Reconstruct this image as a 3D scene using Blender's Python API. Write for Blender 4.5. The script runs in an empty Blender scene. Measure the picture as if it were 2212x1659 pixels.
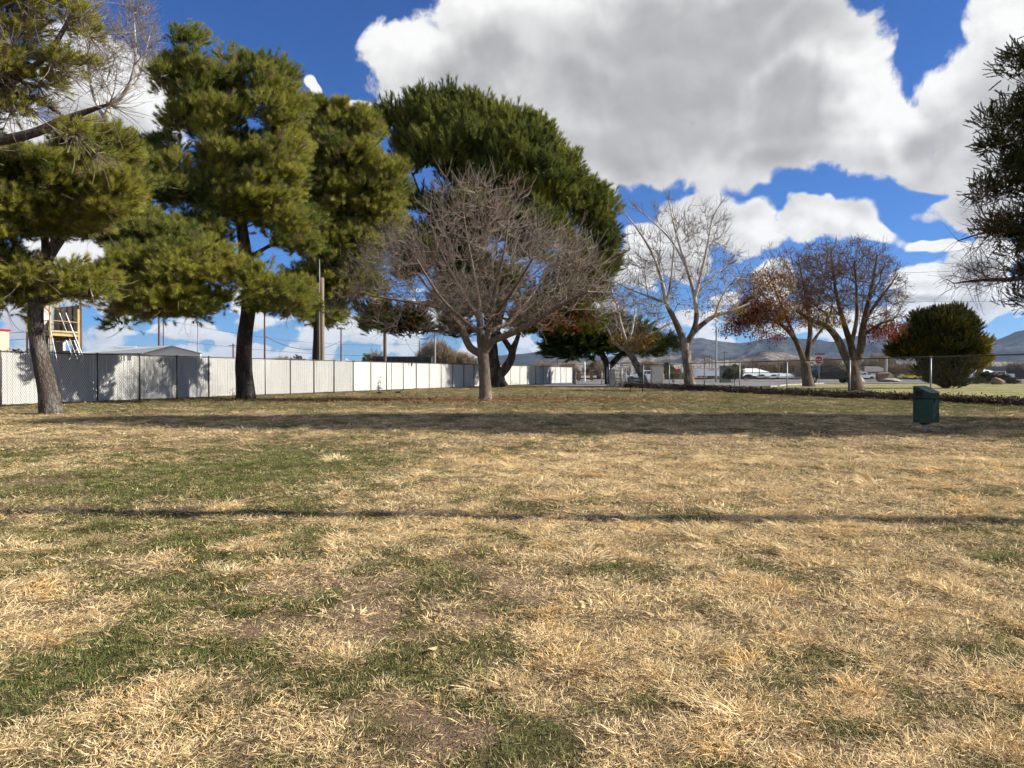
import bpy, bmesh, math, random
import numpy as np
from mathutils import Vector, Matrix
random.seed(7)
RNG = np.random.default_rng(11)
R = math.radians
scene = bpy.context.scene
COL = scene.collection

# ------------------------------------------------------------------ camera
EYE = 1.05
F = 1660.0                      # focal length in units of a 2212 px wide frame
TH = math.atan((829.5 - 807.0) / F)
cam_data = bpy.data.cameras.new('camera')
cam = bpy.data.objects.new('camera', cam_data)
COL.objects.link(cam)
cam.location = (0, 0, EYE)
cam.rotation_euler = (math.pi / 2 - TH, 0, 0)
cam_data.sensor_width = 36.0
cam_data.lens = 36.0 * F / 2212.0
cam_data.clip_start = 0.05
cam_data.clip_end = 40000
scene.camera = cam

# ------------------------------------------------------------------ sun
SUN_EL = R(29.5)
SUN_DIR = Vector((math.cos(SUN_EL) * math.cos(R(-3.5)), math.cos(SUN_EL) * math.sin(R(-3.5)), math.sin(SUN_EL)))
sd = bpy.data.lights.new('sun', 'SUN')
sd.energy = 5.0
sd.angle = R(0.55)
sd.color = (1.0, 0.95, 0.85)
sun = bpy.data.objects.new('sun', sd)
sun.rotation_euler = SUN_DIR.to_track_quat('Z', 'Y').to_euler()
sun.location = (30, 0, 40)
COL.objects.link(sun)

scene.view_settings.view_transform = 'Standard'
scene.view_settings.look = 'None'
scene.view_settings.gamma = 1.0
scene.view_settings.exposure = 0.86
scene.view_settings.use_curve_mapping = False
scene.render.engine = 'CYCLES'
scene.cycles.max_bounces = 5
scene.cycles.diffuse_bounces = 3
scene.cycles.use_adaptive_sampling = True
scene.cycles.adaptive_threshold = 0.03
scene.cycles.adaptive_min_samples = 14
scene.cycles.transparent_max_bounces = 8

def ray(px, py):
    cx = (px - 1106.0) / F
    cz = -(py - 829.5) / F
    return Vector((cx, math.cos(TH) + cz * math.sin(TH), -math.sin(TH) + cz * math.cos(TH)))

def P(px, py, Y):
    d = ray(px, py)
    k = Y / d.y
    return Vector((d.x * k, Y, EYE + d.z * k))

# ------------------------------------------------------------------ world: Nishita sky with procedural cumulus
world = bpy.data.worlds.new('World')
scene.world = world
world.use_nodes = True
SKY_STRENGTH = 0.066

class NB:
    """small helper to write shader node maths"""
    def __init__(self, tree):
        self.t = tree; self.n = tree.nodes; self.l = tree.links
    def new(self, kind, **kw):
        nd = self.n.new(kind)
        for k, v in kw.items(): setattr(nd, k, v)
        return nd
    def put(self, sock, v):
        if isinstance(v, bpy.types.NodeSocket): self.l.new(v, sock)
        elif v is not None: sock.default_value = v
    def m(self, op, a, b=None, c=None, clamp=False):
        nd = self.new('ShaderNodeMath', operation=op); nd.use_clamp = clamp
        for s, v in zip(nd.inputs, (a, b, c)): self.put(s, v)
        return nd.outputs[0]
    def vm(self, op, a, b=None):
        nd = self.new('ShaderNodeVectorMath', operation=op)
        self.put(nd.inputs[0], a)
        if b is not None: self.put(nd.inputs[1], b)
        return nd.outputs['Value'] if op in ('LENGTH', 'DOT_PRODUCT') else nd.outputs[0]
    def mr(self, v, a, b, c=0.0, d=1.0, smooth=False):
        nd = self.new('ShaderNodeMapRange'); nd.clamp = True
        nd.interpolation_type = 'SMOOTHSTEP' if smooth else 'LINEAR'
        for s, x in zip(nd.inputs, (v, a, b, c, d)): self.put(s, x)
        return nd.outputs[0]
    def mix(self, f, a, b):
        nd = self.new('ShaderNodeMix', data_type='RGBA')
        self.put(nd.inputs[0], f); self.put(nd.inputs[6], a); self.put(nd.inputs[7], b)
        return nd.outputs[2]
    def noise(self, vec, scale, detail=4, rough=0.5, dist=0.0):
        nd = self.new('ShaderNodeTexNoise')
        self.put(nd.inputs['Vector'], vec); self.put(nd.inputs['Scale'], scale)
        self.put(nd.inputs['Detail'], detail); self.put(nd.inputs['Roughness'], rough)
        self.put(nd.inputs['Distortion'], dist)
        return nd.outputs[0]
    def col(self, c):
        return (c[0], c[1], c[2], 1.0)

# (px, py, rx, ry, weight) of cumulus heads, turned into azimuth / elevation
CLOUDS = [
 (930,110,130,95,1),(1085,50,190,120,1),(1060,190,200,95,1),(1280,110,240,180,1),(1500,130,280,210,1.1),(1400,305,240,90,1),
 (1720,110,180,130,1),(1740,240,180,130,1),(1640,335,250,75,1),(1880,280,160,90,1),(1830,120,80,80,1),(2080,210,130,80,1),
 (2190,110,130,110,1),(2080,320,150,60,1),(1200,310,170,80,.95),(2290,230,160,160,1),
 (1490,455,85,62,1),(1580,505,95,55,1),(1400,520,95,55,1),(1350,590,90,50,.9),(1500,560,110,45,.8),
 (1800,478,115,56,1),(1735,462,65,36,.9),(1880,505,60,36,.9),
 (2080,440,70,48,1),(2150,470,90,62,1),(2000,530,60,16,.9),(2110,560,90,50,.9),(1990,620,80,36,.8),(1680,620,60,50,.8),(2050,660,110,34,.9),(2200,640,100,45,.9),
 (655,158,30,18,.9),(770,215,55,28,1),(690,212,44,20,.9),(830,245,44,34,.8),
 (230,180,150,120,1),(130,300,120,80,.8),(170,585,140,75,1),(30,640,110,60,.8),(20,170,60,60,.6),
 (1600,-70,700,110,1),(-300,200,250,130,1),(-600,500,300,120,1),(2700,300,280,150,1),(3000,600,320,110,1),
]
def build_world():
    t = world.node_tree
    t.nodes.clear()
    b = NB(t)
    out = b.new('ShaderNodeOutputWorld')
    sky = b.new('ShaderNodeTexSky', sky_type='NISHITA')
    sky.sun_disc = False
    sky.sun_elevation = SUN_EL
    sky.sun_rotation = math.atan2(SUN_DIR.x, SUN_DIR.y)
    sky.altitude = 1100
    sky.air_density = 1.0
    sky.dust_density = 0.3
    sky.ozone_density = 2.5
    # density group: field of cloud at a (azimuth, elevation) point
    g = bpy.data.node_groups.new('cloud_density', 'ShaderNodeTree')
    g.interface.new_socket('P', in_out='INPUT', socket_type='NodeSocketVector')
    g.interface.new_socket('D', in_out='OUTPUT', socket_type='NodeSocketFloat')
    g.interface.new_socket('S', in_out='OUTPUT', socket_type='NodeSocketFloat')
    gb = NB(g)
    gi = gb.new('NodeGroupInput'); go = gb.new('NodeGroupOutput')
    p = gi.outputs[0]
    w1 = gb.new('ShaderNodeTexNoise'); gb.put(w1.inputs['Vector'], p); w1.inputs['Scale'].default_value = 9.0; w1.inputs['Detail'].default_value = 3
    warp = gb.vm('MULTIPLY', gb.vm('SUBTRACT', w1.outputs['Color'], (.5, .5, .5)), (.16, .09, 0))
    q = gb.vm('ADD', p, warp)
    acc = None
    for (px, py, rx, ry, w) in CLOUDS:
        d = ray(px, py)
        az = math.atan2(d.x, d.y); el = math.atan2(d.z, math.hypot(d.x, d.y))
        v = gb.vm('SUBTRACT', q, (az, el, 0))
        v = gb.vm('MULTIPLY', v, (F / rx * 1.0, F / ry * .96, 0))
        ln = gb.vm('LENGTH', v)
        f = gb.m('MULTIPLY_ADD', ln, -w, w)
        acc = f if acc is None else gb.m('SMOOTH_MAX', acc, f, 0.22)
    sep = gb.new('ShaderNodeSeparateXYZ'); gb.put(sep.inputs[0], p)
    # wide field of unseen clouds out of the picture, coverage set for ambient light
    away = gb.mr(gb.m('ABSOLUTE', sep.outputs[0]), .80, 1.1)
    high = gb.mr(sep.outputs[1], .60, .9)
    outm = gb.m('MAXIMUM', away, high)
    n0 = gb.noise(p, 1.9, 2, .5)
    fo = gb.m('MULTIPLY_ADD', n0, 3.2, -1.52)
    acc = gb.m('MAXIMUM', acc, gb.m('ADD', fo, gb.m('MULTIPLY_ADD', outm, 6.0, -6.0)))
    # low band of little far cumulus near the horizon
    pb = gb.vm('MULTIPLY', p, (1.0, 2.6, 1.0))
    nb_ = gb.noise(pb, 13.0, 2, .5)
    lowm = gb.mr(sep.outputs[1], .075, .17, 1.0, 0.0)
    low = gb.m('MULTIPLY_ADD', nb_, 2.6, -1.12)
    low = gb.m('ADD', low, gb.m('MULTIPLY_ADD', lowm, 1.5, -1.5))
    acc = gb.m('MAXIMUM', acc, low)
    # billows: D carries the ragged edge, S the soft mass used for the shading
    lowm2 = gb.mr(sep.outputs[1], .05, .16, 1.0, 0.0)
    fa = gb.noise(p, 11.0, 12, .60, .3); fl_ = gb.noise(p, 26.0, 8, .58, .2)
    mixf = gb.m('ADD', gb.m('MULTIPLY', fa, gb.m('SUBTRACT', 1.0, lowm2)), gb.m('MULTIPLY', fl_, lowm2))
    vo = gb.new('ShaderNodeTexVoronoi', feature='SMOOTH_F1')
    vo.inputs['Scale'].default_value = 15.0; vo.inputs['Detail'].default_value = 1.5
    vo.inputs['Roughness'].default_value = .5; vo.inputs['Smoothness'].default_value = .8
    vo.normalize = True
    wv = gb.vm('MULTIPLY', gb.vm('SUBTRACT', w1.outputs['Color'], (.5, .5, .5)), (.08, .08, 0))
    gb.put(vo.inputs['Vector'], gb.vm('ADD', p, wv))
    bil = gb.m('MULTIPLY', gb.m('SUBTRACT', .42, vo.outputs['Distance']), .35)
    acc = gb.m('ADD', acc, bil)
    gb.put(go.inputs[0], gb.m('ADD', acc, gb.m('MULTIPLY', gb.m('SUBTRACT', mixf, .5), 1.7)))
    fs = gb.noise(p, 10.0, 2.5, .5, .2)
    gb.put(go.inputs[1], gb.m('ADD', acc, gb.m('MULTIPLY', gb.m('SUBTRACT', fs, .5), .55)))

    tc = b.new('ShaderNodeTexCoord')
    sep = b.new('ShaderNodeSeparateXYZ'); b.put(sep.inputs[0], tc.outputs['Generated'])
    az = b.m('ARCTAN2', sep.outputs[0], sep.outputs[1])
    el = b.m('ARCSINE', sep.outputs[2])
    cb = b.new('ShaderNodeCombineXYZ'); b.put(cb.inputs[0], az); b.put(cb.inputs[1], el)
    p = cb.outputs[0]
    def dens(off):
        n = b.new('ShaderNodeGroup'); n.node_tree = g
        b.put(n.inputs[0], b.vm('ADD', p, off) if off else p)
        return n.outputs
    o0 = dens(None); o1 = dens((.0075, .010, 0)); o2 = dens((.02, .058, 0))
    alpha = b.mr(o0[0], .10, .30, smooth=True)
    lit = b.m('SUBTRACT', o0[0], o1[0])
    litn = b.mr(lit, -.34, .36, -.14, .17)
    above_ = b.mr(o2[1], .05, .80, 0, 1, smooth=True)
    inner = b.mr(o0[1], .0, .7, 0, 1, smooth=True)
    shade = b.m('MULTIPLY', above_, b.m('MULTIPLY_ADD', inner, .8, .2))
    base = b.m('MULTIPLY_ADD', shade, -.46, .93)
    litk = b.m('MULTIPLY', litn, b.m('MULTIPLY_ADD', shade, -.65, 1.0))
    val = b.m('ADD', base, litk)
    # far clouds sink into the air near the horizon
    val = b.m('MINIMUM', b.m('MAXIMUM', val, .27), .98)
    warm = b.mix(b.mr(val, .3, .85), (1.0, .985, 1.0, 1), (1.0, .995, .98, 1))
    cc = b.vm('MULTIPLY', warm, (1, 1, 1))
    vcol = b.new('ShaderNodeVectorMath', operation='SCALE'); b.put(vcol.inputs[0], cc); b.put(vcol.inputs['Scale'], val)
    low = b.mr(el, 0.0, .10, 1, 0)
    hazy = b.mix(b.m('MULTIPLY', low, .35), vcol.outputs[0], (.50, .60, .74, 1))
    bg1 = b.new('ShaderNodeBackground'); bg1.inputs[1].default_value = SKY_STRENGTH
    tint = b.new('ShaderNodeVectorMath', operation='MULTIPLY')
    b.put(tint.inputs[0], sky.outputs[0]); tint.inputs[1].default_value = (.27, .57, 1.06)
    b.put(bg1.inputs[0], tint.outputs[0])
    bg2 = b.new('ShaderNodeBackground'); b.put(bg2.inputs[0], hazy); bg2.inputs[1].default_value = 0.56
    mx = b.new('ShaderNodeMixShader')
    above = b.mr(el, -.01, .004)
    b.put(mx.inputs[0], b.m('MULTIPLY', alpha, above)); b.l.new(bg1.outputs[0], mx.inputs[1]); b.l.new(bg2.outputs[0], mx.inputs[2])
    b.l.new(mx.outputs[0], out.inputs[0])
    world.cycles.sampling_method = 'MANUAL'
    world.cycles.sample_map_resolution = 512
build_world()

# ------------------------------------------------------------------ numpy noise
def _hash(ix, iy, s):
    n = (ix.astype(np.int64) * 374761393 + iy.astype(np.int64) * 668265263 + s * 2147483647) & 0xffffffff
    n = ((n ^ (n >> 13)) * 1274126177) & 0xffffffff
    return ((n ^ (n >> 16)) & 0xffff) / 65535.0
def vnoise(x, y, s=0):
    ix = np.floor(x); iy = np.floor(y)
    fx = x - ix; fy = y - iy
    fx = fx * fx * (3 - 2 * fx); fy = fy * fy * (3 - 2 * fy)
    a = _hash(ix, iy, s); b = _hash(ix + 1, iy, s); c = _hash(ix, iy + 1, s); d = _hash(ix + 1, iy + 1, s)
    return (a * (1 - fx) + b * fx) * (1 - fy) + (c * (1 - fx) + d * fx) * fy
def fbm(x, y, oct=4, s=0, rough=.5):
    t = 0; a = 1; n = 0
    for k in range(oct):
        t = t + a * vnoise(x * 2**k + 17.3 * k, y * 2**k - 9.1 * k, s + k); n += a; a *= rough
    return t / n
def sstep(x, a, b):
    t = np.clip((x - a) / (b - a), 0, 1)
    return t * t * (3 - 2 * t)

# ------------------------------------------------------------------ mesh helpers
class MB:
    def __init__(s): s.v = []; s.f = []; s.mi = []
    def add(s, vs, fs, mi=0):
        o = len(s.v)
        s.v.extend([tuple(v) for v in vs])
        for f in fs: s.f.append(tuple(o + i for i in f)); s.mi.append(mi)
    def box(s, c, d, rot=None, mi=0):
        hx, hy, hz = d[0] / 2, d[1] / 2, d[2] / 2
        vs = [Vector((x, y, z)) for z in (-hz, hz) for y in (-hy, hy) for x in (-hx, hx)]
        if rot is not None:
            if not isinstance(rot, Matrix): rot = Matrix.Rotation(rot, 3, 'Z')
            vs = [rot @ v for v in vs]
        c = Vector(c)
        s.add([v + c for v in vs], [(0, 2, 3, 1), (4, 5, 7, 6), (0, 1, 5, 4), (2, 6, 7, 3), (0, 4, 6, 2), (1, 3, 7, 5)], mi)
    def bar(s, a, b, w, h, mi=0, up=(0, 0, 1)):
        a = Vector(a); b = Vector(b); d = (b - a); L = d.length; d.normalize()
        x = d.cross(Vector(up))
        if x.length < 1e-4: x = d.cross(Vector((1, 0, 0)))
        x.normalize(); z = x.cross(d)
        m = Matrix((x, d, z)).transposed()
        s.box((a + b) / 2, (w, L, h), m, mi)
    def tube(s, pts, rad, k=8, mi=0, caps=True):
        pts = [Vector(p) for p in pts]
        n = len(pts)
        if not hasattr(rad, '__len__'): rad = [rad] * n
        vs = []; prev = None
        for i in range(n):
            d = (pts[min(i + 1, n - 1)] - pts[max(i - 1, 0)])
            if d.length < 1e-9: d = Vector((0, 0, 1))
            d.normalize()
            ref = prev if prev is not None else (Vector((1, 0, 0)) if abs(d.x) < .9 else Vector((0, 1, 0)))
            x = ref - d * ref.dot(d)
            x.normalize(); y = d.cross(x); prev = x
            for j in range(k):
                a = 2 * math.pi * j / k
                vs.append(pts[i] + (x * math.cos(a) + y * math.sin(a)) * rad[i])
        fs = []
        for i in range(n - 1):
            for j in range(k):
                fs.append((i * k + j, i * k + (j + 1) % k, (i + 1) * k + (j + 1) % k, (i + 1) * k + j))
        if caps:
            fs.append(tuple(reversed(range(k)))); fs.append(tuple((n - 1) * k + j for j in range(k)))
        s.add(vs, fs, mi)
    def prism(s, prof, y0, y1, mi=0):
        """profile in x,z extruded along y"""
        n = len(prof)
        vs = [(x, y0, z) for x, z in prof] + [(x, y1, z) for x, z in prof]
        fs = [tuple(range(n)), tuple(reversed(range(n, 2 * n)))]
        for i in range(n):
            j = (i + 1) % n
            fs.append((i, i + n, j + n, j))
        s.add(vs, fs, mi)
    def build(s, name, mats, parent=None, smooth=False, bevel=0, loc=None):
        me = bpy.data.meshes.new(name)
        me.from_pydata(s.v, [], s.f); me.update()
        if not isinstance(mats, (list, tuple)): mats = [mats]
        for m in mats: me.materials.append(m)
        me.polygons.foreach_set('material_index', s.mi)
        if smooth: me.polygons.foreach_set('use_smooth', [True] * len(s.f))
        bm = bmesh.new(); bm.from_mesh(me); bmesh.ops.recalc_face_normals(bm, faces=bm.faces); bm.to_mesh(me); bm.free()
        o = bpy.data.objects.new(name, me); COL.objects.link(o)
        if parent is not None: o.parent = parent
        if loc is not None: o.location = loc
        if bevel:
            md = o.modifiers.new('bevel', 'BEVEL'); md.width = bevel; md.segments = 2; md.limit_method = 'ANGLE'
        return o

def np_mesh(name, V, Fc, mat, parent=None, smooth=True, k=4):
    """fast mesh from arrays of k-gons"""
    me = bpy.data.meshes.new(name)
    V = np.asarray(V, dtype=np.float32); Fc = np.asarray(Fc, dtype=np.int32)
    me.vertices.add(len(V)); me.vertices.foreach_set('co', V.ravel())
    me.loops.add(Fc.size); me.loops.foreach_set('vertex_index', Fc.ravel())
    me.polygons.add(len(Fc))
    me.polygons.foreach_set('loop_start', np.arange(0, Fc.size, k, dtype=np.int32))
    me.polygons.foreach_set('loop_total', np.full(len(Fc), k, dtype=np.int32))
    me.polygons.foreach_set('use_smooth', np.full(len(Fc), smooth))
    me.update(calc_edges=True)
    if mat is not None: me.materials.append(mat)
    if name.startswith('_'): return me
    o = bpy.data.objects.new(name, me); COL.objects.link(o)
    if parent is not None: o.parent = parent
    return o

def tag(o, label=None, cat=None, group=None, kind=None):
    if label: o['label'] = label
    if cat: o['category'] = cat
    if group: o['group'] = group
    if kind: o['kind'] = kind
    return o
def thing(name, label, cat, loc=(0, 0, 0), rz=0, group=None):
    o = bpy.data.objects.new(name, None); COL.objects.link(o)
    o.location = loc; o.rotation_euler = (0, 0, rz); o.empty_display_size = .2
    return tag(o, label, cat, group)
def copy_tree(o, parent=None):
    c = o.copy(); COL.objects.link(c)
    c.parent = parent
    for ch in list(o.children): copy_tree(ch, c)
    return c

# ------------------------------------------------------------------ materials
MATS = {}
def mat(name, c1, c2=None, scale=8.0, rough=.8, bump=0.0, bscale=30.0, metal=0.0, detail=5, stretch=None, spec=.3, coord='Object', c3=None):
    m = bpy.data.materials.new(name); m.use_nodes = True
    b = NB(m.node_tree); nt = m.node_tree
    bs = nt.nodes['Principled BSDF']
    bs.inputs['Roughness'].default_value = rough
    bs.inputs['Metallic'].default_value = metal
    bs.inputs['Specular IOR Level'].default_value = spec
    tc = b.new('ShaderNodeTexCoord')
    v = tc.outputs[coord]
    if stretch: v = b.vm('MULTIPLY', v, stretch)
    if c2 is None: c2 = tuple(x * .8 for x in c1)
    n = b.noise(v, scale, detail, .6)
    c = b.mix(b.mr(n, .32, .68), b.col(c1), b.col(c2))
    if c3 is not None:
        n2 = b.noise(v, scale * .23, 4, .6)
        c = b.mix(b.mr(n2, .5, .62), c, b.col(c3))
    b.put(bs.inputs['Base Color'], c)
    if bump:
        bp = b.new('ShaderNodeBump'); bp.inputs['Strength'].default_value = min(1, bump)
        bp.inputs['Distance'].default_value = .02 * max(1, bump)
        b.put(bp.inputs['Height'], b.noise(v, bscale, 5, .6)); b.put(bs.inputs['Normal'], bp.outputs[0])
    MATS[name] = m
    return m

def bark_mat(name, c1, c2, scale=5.0, bump=1.0, c3=None):
    scale = scale * 2.2
    m = bpy.data.materials.new(name); m.use_nodes = True
    b = NB(m.node_tree); bs = m.node_tree.nodes['Principled BSDF']
    bs.inputs['Roughness'].default_value = .95; bs.inputs['Specular IOR Level'].default_value = .1
    tc = b.new('ShaderNodeTexCoord')
    v = b.vm('MULTIPLY', tc.outputs['Object'], (1, 1, .32))
    w = b.noise(v, scale * 1.5, 4, .6)
    vo = b.new('ShaderNodeTexVoronoi', feature='DISTANCE_TO_EDGE'); vo.inputs['Scale'].default_value = scale * 2.2
    nv = b.new('ShaderNodeTexNoise'); b.put(nv.inputs['Vector'], v); nv.inputs['Scale'].default_value = scale * 2; nv.inputs['Detail'].default_value = 4
    b.put(vo.inputs['Vector'], b.vm('ADD', v, b.vm('MULTIPLY', nv.outputs['Color'], (.16, .16, .16))))
    crack = b.mr(vo.outputs['Distance'], .0, .16)
    c = b.mix(b.mr(w, .3, .7), b.col(c1), b.col(c2))
    if c3: c = b.mix(b.mr(b.noise(v, scale * .5, 3, .6), .5, .6), c, b.col(c3))
    c = b.mix(crack, b.mix(.40, c, (.02, .015, .012, 1)), c)
    b.put(bs.inputs['Base Color'], c)
    bp = b.new('ShaderNodeBump'); bp.inputs['Strength'].default_value = 1.0; bp.inputs['Distance'].default_value = .022 * bump
    b.put(bp.inputs['Height'], b.m('ADD', b.m('MULTIPLY', crack, .7), b.noise(v, scale * 6, 5, .65)))
    b.put(bs.inputs['Normal'], bp.outputs[0])
    return m

def leaf_mat(name, cA, cB, cC=None, rough=.7, trans=.25, island=.35):
    """foliage: colour between cA and cB by the instance's tint, varied per blade; light passes through"""
    m = bpy.data.materials.new(name); m.use_nodes = True
    nt = m.node_tree; b = NB(nt)
    for n in list(nt.nodes): nt.nodes.remove(n)
    out = b.new('ShaderNodeOutputMaterial')
    at = b.new('ShaderNodeAttribute', attribute_type='INSTANCER'); at.attribute_name = 'tint'
    ar = b.new('ShaderNodeAttribute', attribute_type='INSTANCER'); ar.attribute_name = 'rnd'
    geo = b.new('ShaderNodeNewGeometry')
    c = b.mix(at.outputs['Fac'], b.col(cA), b.col(cB))
    if cC: c = b.mix(b.mr(ar.outputs['Fac'], .80, .95), c, b.col(cC))
    k = b.m('MULTIPLY_ADD', geo.outputs['Random Per Island'], island * 2, 1 - island)
    k = b.m('MULTIPLY', k, b.m('MULTIPLY_ADD', ar.outputs['Fac'], .4, .8))
    sc = b.new('ShaderNodeVectorMath', operation='SCALE'); b.put(sc.inputs[0], c); b.put(sc.inputs['Scale'], k)
    pr = b.new('ShaderNodeBsdfPrincipled'); pr.inputs['Roughness'].default_value = rough
    pr.inputs['Specular IOR Level'].default_value = .15
    b.put(pr.inputs['Base Color'], sc.outputs[0])
    tr = b.new('ShaderNodeBsdfTranslucent'); b.put(tr.inputs[0], sc.outputs[0])
    mx = b.new('ShaderNodeMixShader'); mx.inputs[0].default_value = trans
    b.l.new(pr.outputs[0], mx.inputs[1]); b.l.new(tr.outputs[0], mx.inputs[2]); b.l.new(mx.outputs[0], out.inputs[0])
    return m

M_asphalt = mat('asphalt', (.155, .15, .148), (.19, .185, .18), 1.2, .92, .3, 60, c3=(.13, .128, .125))
M_concrete = mat('concrete', (.42, .40, .37), (.34, .32, .30), 3, .9, .2, 40)
M_galv = mat('galvanised_steel', (.36, .37, .38), (.26, .27, .28), 12, .5, 0, metal=.4)
M_darkpost = mat('dark_steel', (.055, .05, .048), (.09, .08, .075), 14, .6, 0, metal=.2)
M_wire = mat('wire_steel', (.12, .12, .12), (.08, .08, .08), 10, .7, 0, metal=.1)
M_slat = mat('white_slats', (.74, .73, .69), (.60, .585, .55), 2.6, .6, 0, stretch=(1, 1, .35), c3=(.64, .63, .59))
M_wood = mat('weathered_wood', (.16, .105, .07), (.09, .055, .04), 5, .9, .6, 20, stretch=(3, 3, .25))
M_woodlight = mat('pale_cracked_wood', (.30, .235, .165), (.17, .12, .08), 6, .9, .9, 14, stretch=(4, 4, .22))
M_yellow = mat('yellow_paint', (.46, .335, .13), (.35, .26, .11), 6, .6)
M_ply = mat('plywood', (.33, .28, .22), (.25, .21, .17), 3, .85, .2, 20)
M_white = mat('white_paint', (.80, .79, .76), (.73, .72, .69), 3, .5)
M_cream = mat('cream_stucco', (.52, .44, .33), (.47, .40, .30), 4, .9, .3, 60)
M_red = mat('red_paint', (.42, .03, .025), (.33, .025, .02), 5, .5)
M_stopred = mat('sign_red', (.27, .015, .025), (.24, .012, .02), 5, .45)
M_signbrown = mat('sign_maroon', (.06, .015, .02), (.05, .012, .015), 5, .5)
M_roofmetal = mat('pale_roof_metal', (.50, .55, .55), (.44, .48, .48), 2, .45, 0, metal=.1)
M_charcoal = mat('charcoal_sheet', (.032, .036, .038), (.04, .045, .047), 3, .7)
M_gravel = mat('railway_gravel', (.20, .175, .155), (.10, .085, .075), 9, .95, 1, 30, coord='Object')
M_rust = mat('rusty_rail', (.05, .028, .02), (.08, .04, .03), 6, .7)
M_blacktruck = mat('charcoal_car_paint', (.007, .008, .008), (.009, .009, .009), 2, .32, spec=.35)
M_whitecar = mat('white_car_paint', (.72, .75, .78), (.70, .73, .76), 2, .2, spec=.6)
M_silvercar = mat('silver_car_paint', (.45, .48, .52), (.43, .46, .50), 2, .25, spec=.6, metal=.2)
M_darkcar = mat('dark_car_paint', (.04, .045, .06), (.04, .045, .06), 2, .2, spec=.6)
M_glass = mat('dark_window_glass', (.010, .012, .015), (.012, .014, .018), 2, .22, spec=.45)
M_tyre = mat('tyre_rubber', (.018, .018, .018), (.026, .025, .024), 9, .85)
M_rim = mat('wheel_rim', (.50, .51, .53), (.42, .43, .45), 9, .3, metal=.6)
M_amber = mat('amber_lens', (.6, .35, .06), (.5, .3, .05), 5, .2)
M_redlens = mat('red_lens', (.4, .02, .02), (.35, .02, .02), 5, .2)
M_green_metal = mat('dull_green_steel', (.024, .055, .036), (.042, .075, .054), 9, .75, 0, c3=(.085, .12, .095), spec=.15)
M_black = mat('black_plastic', (.008, .008, .008), (.012, .012, .012), 5, .7)
M_bench = mat('blue_black_coating', (.008, .015, .02), (.012, .02, .026), 8, .8, spec=.15)
M_rock = mat('brown_rock', (.24, .17, .12), (.15, .105, .075), 3, .95, 1, 10)
M_rockl = mat('pale_rock', (.42, .35, .28), (.30, .24, .19), 3, .95, 1, 10)
M_greenwall = mat('grey_green_siding', (.13, .17, .155), (.11, .145, .13), 2, .8)
M_redbrick = mat('red_brick_wall', (.22, .08, .055), (.16, .055, .04), 6, .9)
M_shingle = mat('grey_shingles', (.15, .14, .135), (.11, .10, .095), 8, .9, .3, 20)
M_shadecloth = mat('grey_gate_screen', (.22, .235, .22), (.17, .18, .17), 5, .8)
M_pigeon = mat('blue_grey_feathers', (.13, .14, .17), (.09, .10, .12), 18, .7)
M_pigeond = mat('dark_feathers', (.035, .035, .045), (.05, .05, .06), 18, .6)
M_pink = mat('faded_pink', (.50, .22, .18), (.42, .18, .15), 6, .7)
M_cone = mat('cone_scales', (.035, .02, .014), (.055, .03, .02), 9, .9)
M_hivis = mat('bright_yellow_paint', (.62, .60, .05), (.55, .52, .05), 4, .4)
M_pinebark = bark_mat('pine_bark', (.150, .122, .102), (.090, .070, .058), 3.2, 1.2, (.19, .17, .15))
M_pinebark2 = bark_mat('dark_pine_bark', (.075, .058, .048), (.045, .033, .027), 2.2, 1.4, (.13, .11, .095))
M_pistbark = bark_mat('pistache_bark', (.235, .185, .142), (.175, .130, .098), 6, .35, (.27, .22, .175))
M_pisttwig = mat('reddish_twigs', (.40, .345, .285), (.20, .16, .13), 3, .8, c3=(.30, .19, .155))
M_greyb = bark_mat('grey_brown_bark', (.19, .15, .115), (.10, .078, .06), 2.6, 1.0, (.36, .31, .26))
M_whitebark = bark_mat('white_bark', (.68, .64, .58), (.52, .47, .41), 1.2, .4, (.30, .24, .19))
M_brownbark = bark_mat('brown_bark', (.145, .106, .079), (.075, .054, .041), 2.6, 1.1, (.21, .165, .13))
M_browntwig = mat('brown_twigs', (.20, .125, .080), (.12, .072, .048), 3, .9)
M_greytwig = mat('pale_grey_twigs', (.34, .285, .235), (.20, .155, .125), 3, .9)
M_needle = leaf_mat('pine_needles', (.10, .145, .036), (.38, .365, .062), (.24, .185, .09), trans=.38)
M_needle2 = leaf_mat('dark_pine_needles', (.070, .100, .028), (.26, .265, .048), None, trans=.33)
M_needle3 = leaf_mat('darkest_pine_needles', (.040, .062, .020), (.11, .13, .028), None, trans=.2)  # darkest needle colour, for the low V forked pine
M_juni = leaf_mat('juniper_sprays', (.048, .066, .024), (.13, .135, .044), (.09, .05, .03), trans=.15)
M_cyp = leaf_mat('cypress_sprays', (.042, .052, .016), (.36, .26, .018), None, trans=.2)
M_twigs = leaf_mat('far_bare_twigs', (.19, .145, .105), (.30, .24, .17), None, trans=0.0)
M_sage = leaf_mat('grey_green_scrub', (.060, .072, .036), (.19, .17, .06), None, trans=.15)
M_redleaf = leaf_mat('autumn_leaves', (.21, .018, .014), (.32, .17, .03), (.20, .11, .03), trans=.35)
M_yelleaf = leaf_mat('yellow_leaves', (.42, .23, .02), (.30, .20, .05), None, trans=.35)
M_litter = leaf_mat('leaf_litter', (.10, .052, .03), (.52, .40, .20), (.16, .035, .03), trans=.1, island=.3)
M_darklitter = leaf_mat('dark_leaf_litter', (.022, .013, .009), (.085, .052, .034), (.22, .16, .10), trans=.0)
M_straw = leaf_mat('dry_grass_blades', (.50, .36, .185), (.86, .68, .39), (.64, .42, .17), trans=.25, island=.46)
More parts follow.
